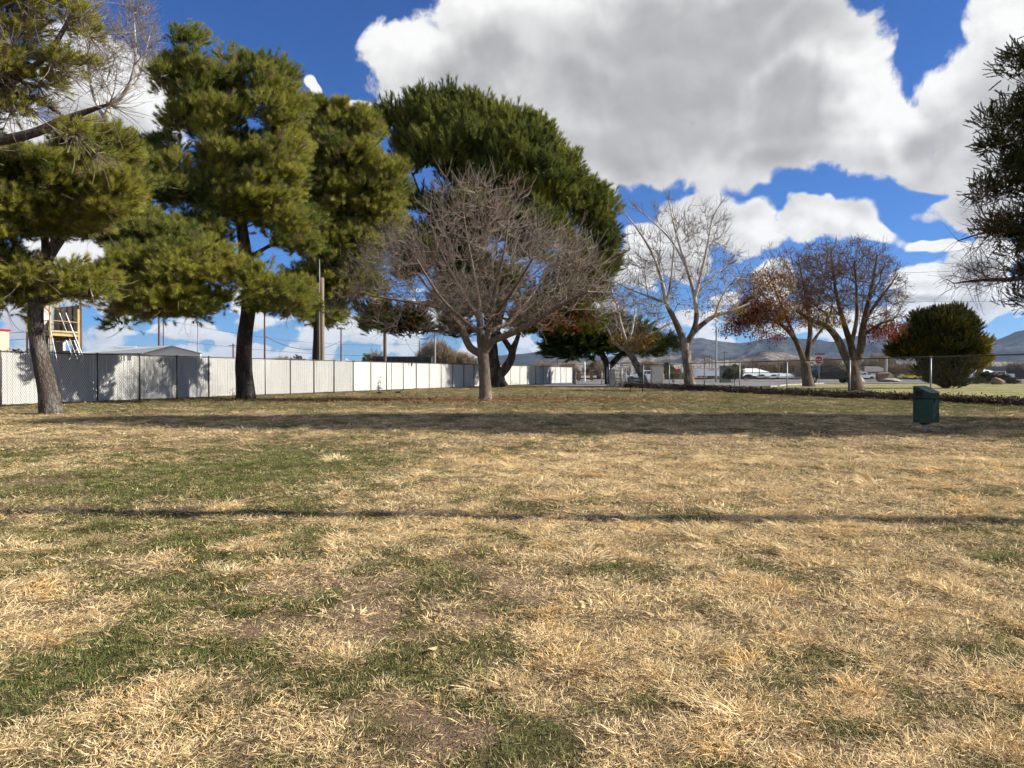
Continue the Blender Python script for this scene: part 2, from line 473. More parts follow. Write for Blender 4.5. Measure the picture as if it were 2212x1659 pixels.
M_green = leaf_mat('green_grass_blades', (.095, .135, .030), (.31, .265, .10), (.46, .35, .18), trans=.25)

# ------------------------------------------------------------------ instancing on points (foliage, grass)
def proto(name, V, T, material):
    me = np_mesh('_' + name, V, T, material, smooth=False, k=3)
    o = bpy.data.objects.new(name, me)
    return o
def instancer(name, pts, rot, scl, tint, rnd, protos, parent=None, kind='stuff'):
    n = len(pts)
    me = bpy.data.meshes.new(name)
    me.vertices.add(n); me.vertices.foreach_set('co', np.asarray(pts, dtype=np.float32).ravel())
    for an, arr, ty in (('rot', rot, 'FLOAT_VECTOR'), ('scl', scl, 'FLOAT_VECTOR')):
        a = me.attributes.new(an, ty, 'POINT'); a.data.foreach_set('vector', np.asarray(arr, dtype=np.float32).ravel())
    for an, arr in (('tint', tint), ('rnd', rnd)):
        a = me.attributes.new(an, 'FLOAT', 'POINT'); a.data.foreach_set('value', np.asarray(arr, dtype=np.float32).ravel())
    a = me.attributes.new('idx', 'INT', 'POINT'); a.data.foreach_set('value', RNG.integers(0, len(protos), n).astype(np.int32))
    o = bpy.data.objects.new(name, me); COL.objects.link(o)
    if parent is not None: o.parent = parent
    if kind: o['kind'] = kind
    g = bpy.data.node_groups.new('scatter_' + name, 'GeometryNodeTree')
    g.interface.new_socket('Geometry', in_out='INPUT', socket_type='NodeSocketGeometry')
    g.interface.new_socket('Geometry', in_out='OUTPUT', socket_type='NodeSocketGeometry')
    gi = g.nodes.new('NodeGroupInput'); go = g.nodes.new('NodeGroupOutput')
    iop = g.nodes.new('GeometryNodeInstanceOnPoints'); jn = g.nodes.new('GeometryNodeJoinGeometry')
    for p in protos:
        oi = g.nodes.new('GeometryNodeObjectInfo'); oi.inputs['Object'].default_value = p; oi.inputs['As Instance'].default_value = True
        g.links.new(oi.outputs['Geometry'], jn.inputs[0])
    def na(nm, ty):
        x = g.nodes.new('GeometryNodeInputNamedAttribute'); x.data_type = ty; x.inputs[0].default_value = nm
        return x.outputs['Attribute']
    g.links.new(gi.outputs[0], iop.inputs['Points'])
    g.links.new(jn.outputs[0], iop.inputs['Instance'])
    iop.inputs['Pick Instance'].default_value = True
    g.links.new(na('idx', 'INT'), iop.inputs['Instance Index'])
    er = g.nodes.new('FunctionNodeEulerToRotation'); g.links.new(na('rot', 'FLOAT_VECTOR'), er.inputs[0])
    g.links.new(er.outputs[0], iop.inputs['Rotation'])
    g.links.new(na('scl', 'FLOAT_VECTOR'), iop.inputs['Scale'])
    g.links.new(iop.outputs[0], go.inputs[0])
    md = o.modifiers.new('scatter', 'NODES'); md.node_group = g
    return o

def blade_set(n, rng, base_r, lmin, lmax, tilt, w, bend=.5, segs=2, squash=1.0):
    """n curved tapering blades growing from near the origin"""
    V = []; T = []
    for i in range(n):
        a = rng.uniform(0, 2 * math.pi); r = base_r * math.sqrt(rng.uniform())
        p = np.array([math.cos(a) * r, math.sin(a) * r, 0.0])
        az = a + rng.normal(0, .6); ti = rng.uniform(*tilt)
        L = rng.uniform(lmin, lmax)
        d = np.array([math.cos(az) * math.sin(ti), math.sin(az) * math.sin(ti), math.cos(ti)])
        side = np.array([-math.sin(az), math.cos(az), rng.normal(0, .5)]); side /= np.linalg.norm(side)
        o = len(V); ww = w * rng.uniform(.7, 1.3)
        bd = bend * rng.uniform(.3, 1.2)
        for s in range(segs):
            k = ww * (1 - .35 * s / segs)
            V += [p - side * k / 2, p + side * k / 2]
            p = p + d * L / segs
            d = d + np.array([0, 0, -bd / segs]) ; d /= np.linalg.norm(d)
            if p[2] < .004: p[2] = .004
        V.append(p)
        for s in range(segs - 1):
            j = o + 2 * s
            T += [(j, j + 1, j + 2), (j + 1, j + 3, j + 2)]
        j = o + 2 * (segs - 1)
        T.append((j, j + 1, j + 2))
    V = np.array(V); V[:, 2] *= squash
    return V, np.array(T)

def brush(n, rng, length, nl, w, spread, droop=0.0):
    """needle brush along +Z: needles leave the axis at an angle"""
    V = []; T = []
    for i in range(n):
        t = rng.uniform(0, 1) ** .8
        a = rng.uniform(0, 2 * math.pi)
        base = np.array([0, 0, t * length])
        ang = spread * rng.uniform(.6, 1.15) * (1.1 - .55 * t)
        d = np.array([math.cos(a) * math.sin(ang), math.sin(a) * math.sin(ang), math.cos(ang)])
        side = np.cross(d, rng.normal(0, 1, 3)); side /= np.linalg.norm(side)
        L = nl * rng.uniform(.7, 1.2)
        o = len(V)
        V += [base - side * w / 2, base + side * w / 2, base + d * L + np.array([0, 0, -droop * L])]
        T.append((o, o + 1, o + 2))
    # the twig itself
    o = len(V)
    for zz in (0, length):
        for j in range(3):
            a = j * 2.1
            V.append(np.array([math.cos(a) * w * .6, math.sin(a) * w * .6, zz]))
    for j in range(3):
        T += [(o + j, o + (j + 1) % 3, o + 3 + j), (o + (j + 1) % 3, o + 3 + (j + 1) % 3, o + 3 + j)]
    return np.array(V), np.array(T)

rg = np.random.default_rng(3)
def needle_protos(material, nm):
    return [proto(nm, *brush(66, rg, .22, .13, .0095, 1.05), material) for _ in range(4)]
PN1 = needle_protos(M_needle, 'needle_brush')
PN2 = [proto('needle_brush', *brush(60, rg, .32, .16, .014, .80), M_needle2) for _ in range(3)]
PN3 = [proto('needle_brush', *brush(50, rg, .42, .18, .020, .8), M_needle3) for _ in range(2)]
PJ = [proto('juniper_spray', *brush(64, rg, .24, .05, .012, .7), M_juni) for _ in range(3)]
PCY = [proto('cypress_spray', *brush(44, rg, .26, .11, .020, .6), M_cyp) for _ in range(3)]
PTW = [proto('twig_spray', *brush(24, rg, .55, .50, .016, .6), M_twigs) for _ in range(3)]
PSG = [proto('scrub_spray', *brush(40, rg, .30, .20, .026, .75), M_sage) for _ in range(3)]

def leafset(n, rng, rad, size, material, nm, flat=False):
    V = []; T = []
    for i in range(n):
        c = rng.normal(0, rad, 3)
        if flat: c[2] = abs(rng.normal(0, .006)) + .006
        a = rng.normal(0, 1, 3); a /= np.linalg.norm(a)
        if flat: a = np.array([math.cos(i * 2.4), math.sin(i * 2.4), rng.normal(0, .25)])
        b_ = np.cross(a, rng.normal(0, 1, 3) if not flat else np.array([rng.normal(0, .25), rng.normal(0, .25), 1]))
        b_ /= np.linalg.norm(b_)
        s = size * rng.uniform(.6, 1.2)
        nrm = np.cross(a, b_)
        o = len(V)
        V += [c - a * s, c - b_ * s * .55 + nrm * s * .15, c + a * s, c + b_ * s * .55 + nrm * s * .22]
        T += [(o, o + 1, o + 2), (o, o + 2, o + 3)]
    return proto(nm, np.array(V), np.array(T), material)
PRL = [leafset(14, rg, .12, .055, M_redleaf, 'leaf_bunch') for _ in range(2)]
PYL = [leafset(12, rg, .12, .055, M_yelleaf, 'leaf_bunch') for _ in range(2)]
PLT = [leafset(5, rg, .05, .020, M_litter, 'litter_leaf', True) for _ in range(3)]
PDL = [leafset(12, rg, .12, .055, M_darklitter, 'litter_leaf') for _ in range(3)]

# ------------------------------------------------------------------ ground
def hgt(x, y):
    x = np.asarray(x, dtype=float); y = np.asarray(y, dtype=float)
    h = -.9 * sstep(y, 135, 230)
    h = h + 6.0 * sstep(y, 300, 1500) + 55.0 * sstep(y, 700, 4200) * (.55 + .45 * sstep(x / np.maximum(y, 1), -.1, .35))
    amp = sstep(y, 0.5, 2) * (1 - sstep(y, 30, 60))
    h = h + amp * (.045 * (fbm(x * .8, y * .8, 3, 5) - .5) + .045 * (fbm(x * 4, y * 4, 3, 9) - .5))
    return h
def blob(x, y, px, py, rx, ry):
    """soft spot on the lawn given by where it lies in the plan"""
    c = P(px, py, 10); d = (c - Vector((0, 0, EYE))); k = -EYE / d.z
    gx = d.x * k; gy = d.y * k
    sx = rx / F * gy
    y2 = gy * gy / (EYE * F) * ry
    return np.exp(-((x - gx) / sx) ** 2 - ((y - gy) / y2) ** 2)
def lawn_fields(x, y):
    """dry (0 green .. 1 straw), soil (bare earth)"""
    n1 = fbm(x * .9, y * .75, 4, 21); n2 = fbm(x * 2.6, y * 2.2, 3, 33); n3 = fbm(x * 7, y * 5, 2, 40)
    n5 = fbm(x * 13, y * 11, 2, 57)
    d = .67 + (n1 - .5) * .75 + (n2 - .5) * 1.1 + (n3 - .5) * 1.3 + (n5 - .5) * .9
    d = d - 1.15 * blob(x, y, 620, 1000, 290, 40) - .85 * blob(x, y, 330, 1045, 340, 34) - .38 * blob(x, y, 60, 985, 260, 25)
    d = d - .22 * blob(x, y, 250, 1150, 330, 70) - .18 * blob(x, y, 100, 1500, 420, 200) - .22 * blob(x, y, 950, 1230, 200, 60)
    d = d - .22 * blob(x, y, 880, 1420, 300, 90) - .2 * blob(x, y, 550, 1300, 300, 100) - .25 * blob(x, y, 1050, 1600, 150, 90)
    d = d + .30 * blob(x, y, 1500, 1010, 700, 70) + .24 * blob(x, y, 1700, 1400, 700, 300) + .3 * blob(x, y, 450, 1090, 130, 14)
    d = d - .25 * blob(x, y, 1850, 1022, 170, 12) - .3 * blob(x, y, 1450, 1120, 160, 12)
    d = d + .3 * blob(x, y, 150, 942, 260, 14) + .3 * blob(x, y, 520, 991, 110, 7) + .55 * blob(x, y, 250, 1500, 100, 45) + .5 * blob(x, y, 160, 1330, 140, 40)
    d = d + .5 * blob(x, y, 700, 1225, 90, 22) + .4 * blob(x, y, 30, 1265, 60, 25)
    d = d - .12 * sstep(-(x + .25 * y), -.9, .6) * (1 - sstep(y, 6.5, 8.5)) - .16 * blob(x, y, 1150, 1500, 350, 260)
    d = d + (fbm(x * 4.2, y * 4.2, 2, 91) - .5) * .5
    far = sstep(y, 17, 24)
    df = .27 + (n1 - .5) * .9 + (n2 - .5) * .7
    df = df + .5 * blob(x, y, 900, 890, 200, 5) + .4 * blob(x, y, 1250, 838, 90, 3) + .3 * blob(x, y, 100, 900, 200, 8) - .45 * blob(x, y, 1900, 885, 500, 12)
    d = d * (1 - far) + df * far
    s = .0 + .9 * blob(x, y, 90, 1038, 190, 15) + .55 * blob(x, y, 500, 990, 60, 4) + .50 * blob(x, y, 950, 1290, 300, 110) + .75 * blob(x, y, 950, 1590, 240, 80)
    s = s + .55 * blob(x, y, 60, 885, 120, 7) + .5 * blob(x, y, 530, 866, 90, 3) + .55 * blob(x, y, 1050, 868, 120, 4) + .6 * blob(x, y, 2010, 935, 150, 10) + .3 * blob(x, y, 1080, 960, 200, 20)
    s = s + .45 * blob(x, y, 1980, 905, 500, 8) * 0
    s = s + (n2 - .5) * .8 + (n3 - .5) * .5 + .20 * blob(x, y, 700, 1400, 700, 320)
    return np.clip(d, 0, 1), np.clip(s, 0, 1)

def build_ground():
    def grow_axis(a, b, step, k, lim):
        v = list(np.arange(a, b, step)); s = step
        while v[-1] < lim: s *= k; v.append(v[-1] + s)
        return v
    xs = grow_axis(0, 9, .075, 1.055, 14000)
    xs = np.array(sorted(set([-q for q in xs] + xs)))
    ys = grow_axis(.2, 11, .06, 1.03, 14000)
    yn = grow_axis(.2, .5, .3, 1.35, 2500)
    ys = np.array([-q + .4 for q in reversed(yn[1:])] + ys)
    X, Y = np.meshgrid(xs, ys)
    Z = hgt(X, Y)
    nx, ny = len(xs), len(ys)
    V = np.stack([X.ravel(), Y.ravel(), Z.ravel()], 1)
    i = np.arange(nx - 1)[None, :] + nx * np.arange(ny - 1)[:, None]
    i = i.ravel()
    Fc = np.stack([i, i + 1, i + nx + 1, i + nx], 1)
    m = bpy.data.materials.new('lawn_earth'); m.use_nodes = True
    b = NB(m.node_tree); bs = m.node_tree.nodes['Principled BSDF']; bs.inputs['Roughness'].default_value = 1; bs.inputs['Specular IOR Level'].default_value = .05
    ad = b.new('ShaderNodeAttribute'); ad.attribute_name = 'dry'
    asl = b.new('ShaderNodeAttribute'); asl.attribute_name = 'soil'
    af = b.new('ShaderNodeAttribute'); af.attribute_name = 'zone'
    tc = b.new('ShaderNodeTexCoord'); v = tc.outputs['Object']
    fine = b.noise(v, 26, 6, .7); mid = b.noise(v, 5, 5, .65); 
    st = b.noise(b.vm('MULTIPLY', v, (30, 75, 1)), 1.0, 4, .6)
    green = b.mix(b.mr(fine, .35, .65), (.065, .058, .028, 1), (.18, .145, .072, 1))
    straw = b.mix(b.mr(st, .35, .62), (.095, .064, .038, 1), (.36, .255, .145, 1))
    soil = b.mix(b.mr(mid, .3, .7), (.17, .115, .075, 1), (.32, .22, .145, 1))
    c = b.mix(b.mr(b.m('ADD', ad.outputs['Fac'], b.m('MULTIPLY', b.m('SUBTRACT', fine, .5), .9)), .35, .65), green, straw)
    c = b.mix(b.mr(b.m('ADD', asl.outputs['Fac'], b.m('MULTIPLY', b.m('SUBTRACT', fine, .5), .6)), .35, .6), c, soil)
    n4 = b.noise(b.vm('MULTIPLY', v, (.05, .02, 1)), 1.0, 8, .65)
    desert = b.mix(b.mr(n4, .42, .58), (.36, .30, .23, 1), (.13, .125, .105, 1))
    c = b.mix(af.outputs['Fac'], c, desert)
    b.put(bs.inputs['Base Color'], c)
    bp = b.new('ShaderNodeBump'); bp.inputs['Distance'].default_value = .03
    b.put(bp.inputs['Height'], b.m('ADD', fine, b.noise(v, 90, 3, .6))); b.put(bs.inputs['Normal'], bp.outputs[0])
    o = np_mesh('ground', V, Fc, m)
    dry, soil_ = lawn_fields(X.ravel(), Y.ravel())
    zone = sstep(Y.ravel(), 88, 110)
    for nm, arr in (('dry', dry), ('soil', soil_), ('zone', zone)):
        a = o.data.attributes.new(nm, 'FLOAT', 'POINT'); a.data.foreach_set('value', arr.astype(np.float32))
    tag(o, kind='structure')
    return o
build_ground()

def sheet(name, poly, z, material, label=None):
    mb = MB(); mb.add([(x, y, z) for x, y in poly], [tuple(range(len(poly)))])
    o = mb.build(name, material); tag(o, kind='structure'); return o
sheet('road', [(-60, 80), (160, 80), (160, 101), (-60, 101)], .010, M_asphalt)
sheet('side_street', [(2.6, 63), (19.5, 61), (22, 66), (29, 74), (42, 80.3), (-4, 80.3), (3, 72)], .014, M_asphalt)
mk = mat('lawn_beyond', (.20, .19, .055), (.34, .27, .11), 1.6, 1, .5, 40, c3=(.13, .15, .04))
sheet('lawn', [(16.8, 27), (60, 27), (110, 76), (31, 76), (24.5, 68), (21.5, 61.5), (19.8, 58), (13.5, 44)], .035, mk)
kb = MB()
for a, c in (((19.6, 58.5), (21.6, 62)), ((21.6, 62), (24.6, 68.5)), ((24.6, 68.5), (31, 76.5)), ((31, 76.5), (110, 76.5)), ((-60, 101.3), (160, 101.3)), ((-60, 79.6), (-6, 79.6))):
    kb.bar((a[0], a[1], .06), (c[0], c[1], .06), .18, .12)
tag(kb.build('kerb', M_concrete), kind='structure')

# railway bank: gravel shoulder, ballast and two rails
def strip_mesh(name, profile, x0, x1, nx, material, jit=.04):
    xs = np.linspace(x0, x1, nx); V = []
    for x in xs:
        for (y, z) in profile: V.append((x, y + RNG.normal(0, jit), z + RNG.normal(0, jit)))
    n = len(profile); Fc = []
    for i in range(nx - 1):
        for j in range(n - 1): Fc.append((i * n + j, (i + 1) * n + j, (i + 1) * n + j + 1, i * n + j + 1))
    o = np_mesh(name, V, Fc, material, smooth=False); tag(o, kind='structure'); return o
M_dirt = mat('road_shoulder_dirt', (.42, .33, .25), (.30, .23, .17), .8, 1, .6, 12, c3=(.36, .27, .16))
strip_mesh('road_shoulder', [(101.5, .03), (106, .08), (110, .05), (114, .02)], -90, 200, 300, M_dirt, .03)
strip_mesh('railway_bank', [(112, -.1), (115.5, .02), (119, .10), (123, .16), (128, .16), (132, .05), (137, -.2)], -120, 220, 700, M_gravel, .05)
M_drygrass = mat('dry_verge', (.48, .36, .20), (.38, .27, .14), .7, 1, .6, 9)
strip_mesh('dry_verge', [(137, -.25), (142, .12), (150, .05), (165, -.3)], -120, 240, 300, M_drygrass, .05)
rt = thing('railway_track', 'dark rusty railway rails on the gravel bank beyond the road', 'railway track', (0, 124, 0))
for y in (123.2, 124.7):
    mb = MB(); mb.box((50, y - 124, .24), (340, .075, .20)); mb.box((50, y - 124, .34), (340, .10, .03)); mb.build('rail', M_rust, rt)
mb = MB()
for k in range(430): mb.box((-118 + k * .79, .0, .10), (.24, 2.6, .10), random.gauss(0, .02))
tag(mb.build('sleepers', M_wood, rt), kind='stuff')

# mountains -------------------------------------------------------
def build_mountains():
    SK = [(-2500,795),(600,797),(900,795),(980,783),(1040,770),(1100,764),(1150,756),(1181,751),(1240,765),(1300,770),(1340,764),(1400,750),(1450,738),(1480,730),(1518,722),(1560,728),(1600,732),(1680,722),(1740,726),(1800,732),(1850,720),(1900,711),(1919,707),(1960,725),(2010,743),(2060,744),(2113,731),(2150,726),(2212,708),(2400,690),(3000,715),(4500,780)]
    NH = [(-2500,806),(980,803),(1060,795),(1150,783),(1230,777),(1300,783),(1350,765),(1420,770),(1500,757),(1560,774),(1650,753),(1720,764),(1800,777),(1900,770),(2000,787),(2100,783),(2300,776),(3000,785),(4500,803)]
    def rng_mesh(name, prof, R0, R1, nth, nr, seed, material, jag):
        pts = [(math.atan2(ray(a, c).x, ray(a, c).y), ray(a, c).z / math.hypot(ray(a, c).x, ray(a, c).y)) for a, c in prof]
        th = np.linspace(-1.05, 1.05, nth); rr = np.linspace(0, 1, nr)
        slope = np.interp(th, [q[0] for q in pts], [q[1] for q in pts])
        TT, RR = np.meshgrid(th, rr)
        S = np.interp(TT, th, slope)
        dist = R0 + (R1 - R0) * RR
        X = np.sin(TT) * dist; Y = np.cos(TT) * dist
        crest = .62
        prof_r = np.where(RR < crest, sstep(RR, 0, crest) * .55 + .45 * (RR / crest) ** 1.3, 1 - sstep(RR, crest, 1.0) * .8)
        u = TT * R0 / (R1 - R0) * 2.2
        def ridged(x, y, s):
            t = 0; a = 1; w = 0
            for k in range(6):
                n = 1 - np.abs(2 * vnoise(x * 2**k + 5 * k, y * 2**k, s + k) - 1); t += a * n * n; w += a; a *= .52
            return t / w
        wx = (fbm(u * 1.2, RR * 2, 3, seed + 50) - .5) * 1.4
        wy = (fbm(u * 6, RR * 5, 3, seed + 70) - .5)
        g = ridged(u * 8.0 + wx * 1.2 + wy * .8, RR * 2.2 + wy * 1.2, seed)
        top = S * (R0 + (R1 - R0) * crest) + EYE
        edge = sstep(RR, 0, .12)
        carve = (1 - np.abs(RR - crest) / crest).clip(0, 1)
        H = top * prof_r * (1 - jag * (1 - g) * (1 - .80 * carve ** 6)) + 1
        H = H * edge + (1 - edge) * -6
        V = np.stack([X.ravel(), Y.ravel(), H.ravel()], 1)
        i = (np.arange(nth - 1)[None, :] + nth * np.arange(nr - 1)[:, None]).ravel()
        Fc = np.stack([i, i + 1, i + nth + 1, i + nth], 1)
        o = np_mesh(name, V, Fc, material); tag(o, kind='structure'); return o
    def mm(name, a, c, d, sc):
        m = bpy.data.materials.new(name); m.use_nodes = True
        b = NB(m.node_tree); bs = m.node_tree.nodes['Principled BSDF']; bs.inputs['Roughness'].default_value = 1; bs.inputs['Specular IOR Level'].default_value = 0
        tc = b.new('ShaderNodeTexCoord'); v = tc.outputs['Object']
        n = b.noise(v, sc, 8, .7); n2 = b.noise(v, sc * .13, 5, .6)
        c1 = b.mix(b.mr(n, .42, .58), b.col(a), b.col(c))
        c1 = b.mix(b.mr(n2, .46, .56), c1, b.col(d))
        b.put(bs.inputs['Base Color'], c1)
        bp = b.new('ShaderNodeBump'); bp.inputs['Distance'].default_value = 25; b.put(bp.inputs['Height'], n); b.put(bs.inputs['Normal'], bp.outputs[0])
        return m
    rng_mesh('mountains', SK, 4200, 9500, 900, 150, 61, mm('mountain_scrub_cloud_shade', (.10, .093, .09), (.035, .040, .045), (.028, .034, .042), .012), .75)  # far range scrub colour darkened to stand for cloud shade
    rng_mesh('foothills', NH, 2300, 4100, 900, 110, 83, mm('foothill_scrub', (.33, .27, .215), (.10, .092, .08), (.06, .062, .062), .03), .75)
build_mountains()

# ------------------------------------------------------------------ grass and litter on the lawn
PS = [proto('straw_tuft', *blade_set(26, rg, .035, .016, .046, (.95, 1.53), .0026, .7, 2), M_straw) for _ in range(5)]
PS += [proto('straw_tuft', *blade_set(24, rg, .05, .014, .036, (.5, 1.35), .0026, .6, 2), M_straw) for _ in range(2)]
PLAY = [proto('straw_fragments', *blade_set(24, rg, .08, .010, .036, (1.35, 1.57), .0022, .15, 1), M_straw) for _ in range(4)]
PG = [proto('green_tuft', *blade_set(36, rg, .05, .008, .026, (.4, 1.45), .0028, .5, 1), M_green) for _ in range(4)]
PMX = [proto('straw_tuft_large', *blade_set(170, rg, .085, .03, .080, (1.0, 1.54), .0026, .9, 3), M_straw) for _ in range(4)]

def scatter_band(y0, y1, dens, fx=.72):
    area = fx * (y1 * y1 - y0 * y0) + (y1 - y0) * .8
    n = int(area * dens)
    u = RNG.uniform(0, 1, n)
    y = np.sqrt(y0 * y0 + u * (y1 * y1 - y0 * y0))
    x = RNG.uniform(-1, 1, n) * (y * fx + .4)
    return x, y
def lawn_ok(x, y):
    """inside the park: right of the slatted fence, left of the chain link fence"""
    lx = fence_x_left(y) + .12
    rx = 10.5 - .2377 * (y - 51.3) - .1
    return (x > lx) & ((x < rx) | (y < 14))
def fence_x_left(y):
    px = (.0407 - 1 / np.maximum(y, 1)) / 2.35e-5
    return (px - 1106) / F * y
BANDS = [(1.45, 3.2, 1600, 1.0), (3.2, 5.5, 820, 1.25), (5.5, 10, 330, 1.7), (10, 18, 85, 2.3), (18, 32, 26, 3.2), (32, 58, 8, 4.2)]
acc = {k: [] for k in ('straw', 'lay', 'green', 'big')}
for (y0, y1, dn, s0) in BANDS:
    for kind in acc:
        m_ = {'straw': .62, 'lay': .85, 'green': .95, 'big': .045}[kind]
        x, y = scatter_band(y0, y1, dn * m_)
        d, s = lawn_fields(x, y)
        clump = fbm(x * 5.5, y * 5.5, 2, 77)
        if kind == 'straw': pr = np.clip((d - .40) * 2.6, 0.03, 1) * (1 - .85 * sstep(s, .3, .55)) * (.12 + 1.3 * sstep(clump, .38, .6))
        elif kind == 'lay': pr = np.clip((d - .05) * 1.3, 0.16, 1) * (.35 + .65 * sstep(clump, .3, .5)) * (1 - .45 * sstep(s, .3, .6))
        elif kind == 'big': pr = np.clip((d - .50) * 3, 0.03, 1) * (1 - sstep(s, .3, .5)) * sstep(clump, .35, .6) if y0 < 9 else np.zeros(len(x))
        else: pr = (np.clip((.66 - d) * 2.6, .10, 1)) * (1 - .80 * sstep(s, .3, .6))
        keep = (RNG.uniform(0, 1, len(x)) < pr) & lawn_ok(x, y)
        x, y, d = x[keep], y[keep], d[keep]
        acc[kind].append((x, y, d, np.full(len(x), s0)))
for kind, protos in (('straw', PS), ('lay', PLAY), ('green', PG), ('big', PMX)):
    x = np.concatenate([a[0] for a in acc[kind]]); y = np.concatenate([a[1] for a in acc[kind]])
    d = np.concatenate([a[2] for a in acc[kind]]); s0 = np.concatenate([a[3] for a in acc[kind]])
    n = len(x); z = hgt(x, y) - .004
    if kind == 'lay': z = z + .008
    rot = np.stack([RNG.normal(0, .14, n), RNG.normal(-.10, .14, n), RNG.uniform(0, 6.283, n)], 1)
    s = s0 * RNG.uniform(.7, 1.3, n)
    zs = s / np.maximum(1, s0 ** .55)
    if kind == 'green': tint = np.clip(RNG.uniform(0, 1, n) * .6 + d * .7 - .15, 0, 1)
    else: tint = np.clip(RNG.normal(.30, .3, n) + .4 * sstep(d, .25, .7), 0, 1)
    name = {'straw': 'dry_grass', 'lay': 'straw_litter', 'green': 'green_grass', 'big': 'dry_grass_tussocks'}[kind]
    lab = {'straw': 'short dry straw coloured grass tufts over the lawn', 'lay': 'cut straw fragments lying flat on the lawn', 'green': 'short green grass growing between the dry patches', 'big': 'larger shaggy dry grass tussocks in the foreground'}[kind]
    o = instancer(name, np.stack([x, y, z], 1), rot, np.stack([s, s, zs], 1), tint, RNG.uniform(0, 1, n), protos)
    tag(o, lab, 'grass')
# fallen leaves
x1, y1 = scatter_band(1.6, 9, 2.2); x2, y2 = scatter_band(9, 58, 1.6)
k2 = RNG.uniform(0, 1, len(x2)) < sstep(y2, 9, 36) * .9 + .1
x2, y2 = x2[k2], y2[k2]
# a denser rust coloured carpet round the bare pistache
x3 = RNG.normal(-1.2, 5.0, 5200); y3 = RNG.normal(30.4, 2.2, 5200)
x = np.concatenate([x1, x2, x3]); y = np.concatenate([y1, y2, y3]); ok = lawn_ok(x, y); red = np.concatenate([np.zeros(len(x1) + len(x2)), np.ones(len(x3))])[ok]
x, y = x[ok], y[ok]; n = len(x)
s = (np.where(y < 9, 1.15, 1.7)) * RNG.uniform(.6, 1.2, n)
tint = np.where(red > 0, RNG.uniform(0, .45, n), RNG.uniform(.35, 1, n))
o = instancer('fallen_leaves', np.stack([x, y, hgt(x, y) + .012], 1), np.stack([RNG.normal(0, .2, n), RNG.normal(0, .2, n), RNG.uniform(0, 6.28, n)], 1),
              np.stack([s, s, s], 1), tint, np.where(red > 0, RNG.uniform(.6, 1, n), RNG.uniform(0, .85, n)), PLT)
tag(o, 'yellow and rust fallen leaves strewn over the lawn', 'fallen leaves')

# ------------------------------------------------------------------ trees
def seg_tubes(pos, par, rad, rpar, sides, sel, fl=0.0):
    """tubes for the selected nodes (each from its parent), vectorised"""
    idx = np.nonzero(sel)[0]
    if len(idx) == 0: return np.zeros((0, 3)), np.zeros((0, 4), int)
    c = pos[idx]; p = pos[par[idx]]
    d = c - p; L = np.linalg.norm(d, axis=1, keepdims=True); d = d / np.maximum(L, 1e-9)
    ref = np.array([.35, .92, .17])
    # node direction (mean of in and main out) for seamless rings
    nd = np.zeros_like(pos); dd = pos - pos[par]; dl = np.linalg.norm(dd, axis=1, keepdims=True); dd = dd / np.maximum(dl, 1e-9)
    nd = dd.copy()
    mainc = {}
    order = np.argsort(rad)
    mc = np.full(len(pos), -1); mc[par[order]] = order      # last written = thickest child
    has = mc >= 0
    nd[has] = dd[has] + dd[mc[has]]
    nd /= np.maximum(np.linalg.norm(nd, axis=1, keepdims=True), 1e-9)
    ismain = mc[par[idx]] == idx
    dc = nd[idx]; dp = np.where(ismain[:, None], nd[par[idx]], d)
    rc = rad[idx]; rp = np.where(ismain, rad[par[idx]], np.minimum(rad[par[idx]] * .9, rc * 1.25))
    p = np.where(ismain[:, None], p, p)
    def ring(cen, dr, r, seedpos):
        x = ref - dr * (dr @ ref)[:, None]
        x /= np.maximum(np.linalg.norm(x, axis=1, keepdims=True), 1e-6)
        y = np.cross(dr, x)
        out = []
        for j in range(sides):
            a = 2 * math.pi * j / sides
            rr = r
            if fl: rr = r * (1 + fl * (vnoise(np.full(len(r), j * 1.7), cen[:, 2] * 3.1, 5) - .5) + fl * .8 * (vnoise(np.full(len(r), j * .45), cen[:, 2] * .9, 8) - .5))
            out.append(cen + (x * math.cos(a) + y * math.sin(a)) * rr[:, None])
        return np.stack(out, 1)
    A = ring(p, dp, rp, p); B = ring(c, dc, rc, c)
    V = np.concatenate([A, B], 1).reshape(-1, 3)
    base = np.arange(len(idx))[:, None] * 2 * sides
    Fs = []
    for j in range(sides):
        j2 = (j + 1) % sides
        Fs.append(np.concatenate([base + j, base + j2, base + sides + j2, base + sides + j], 1))
    return V, np.concatenate(Fs, 0)

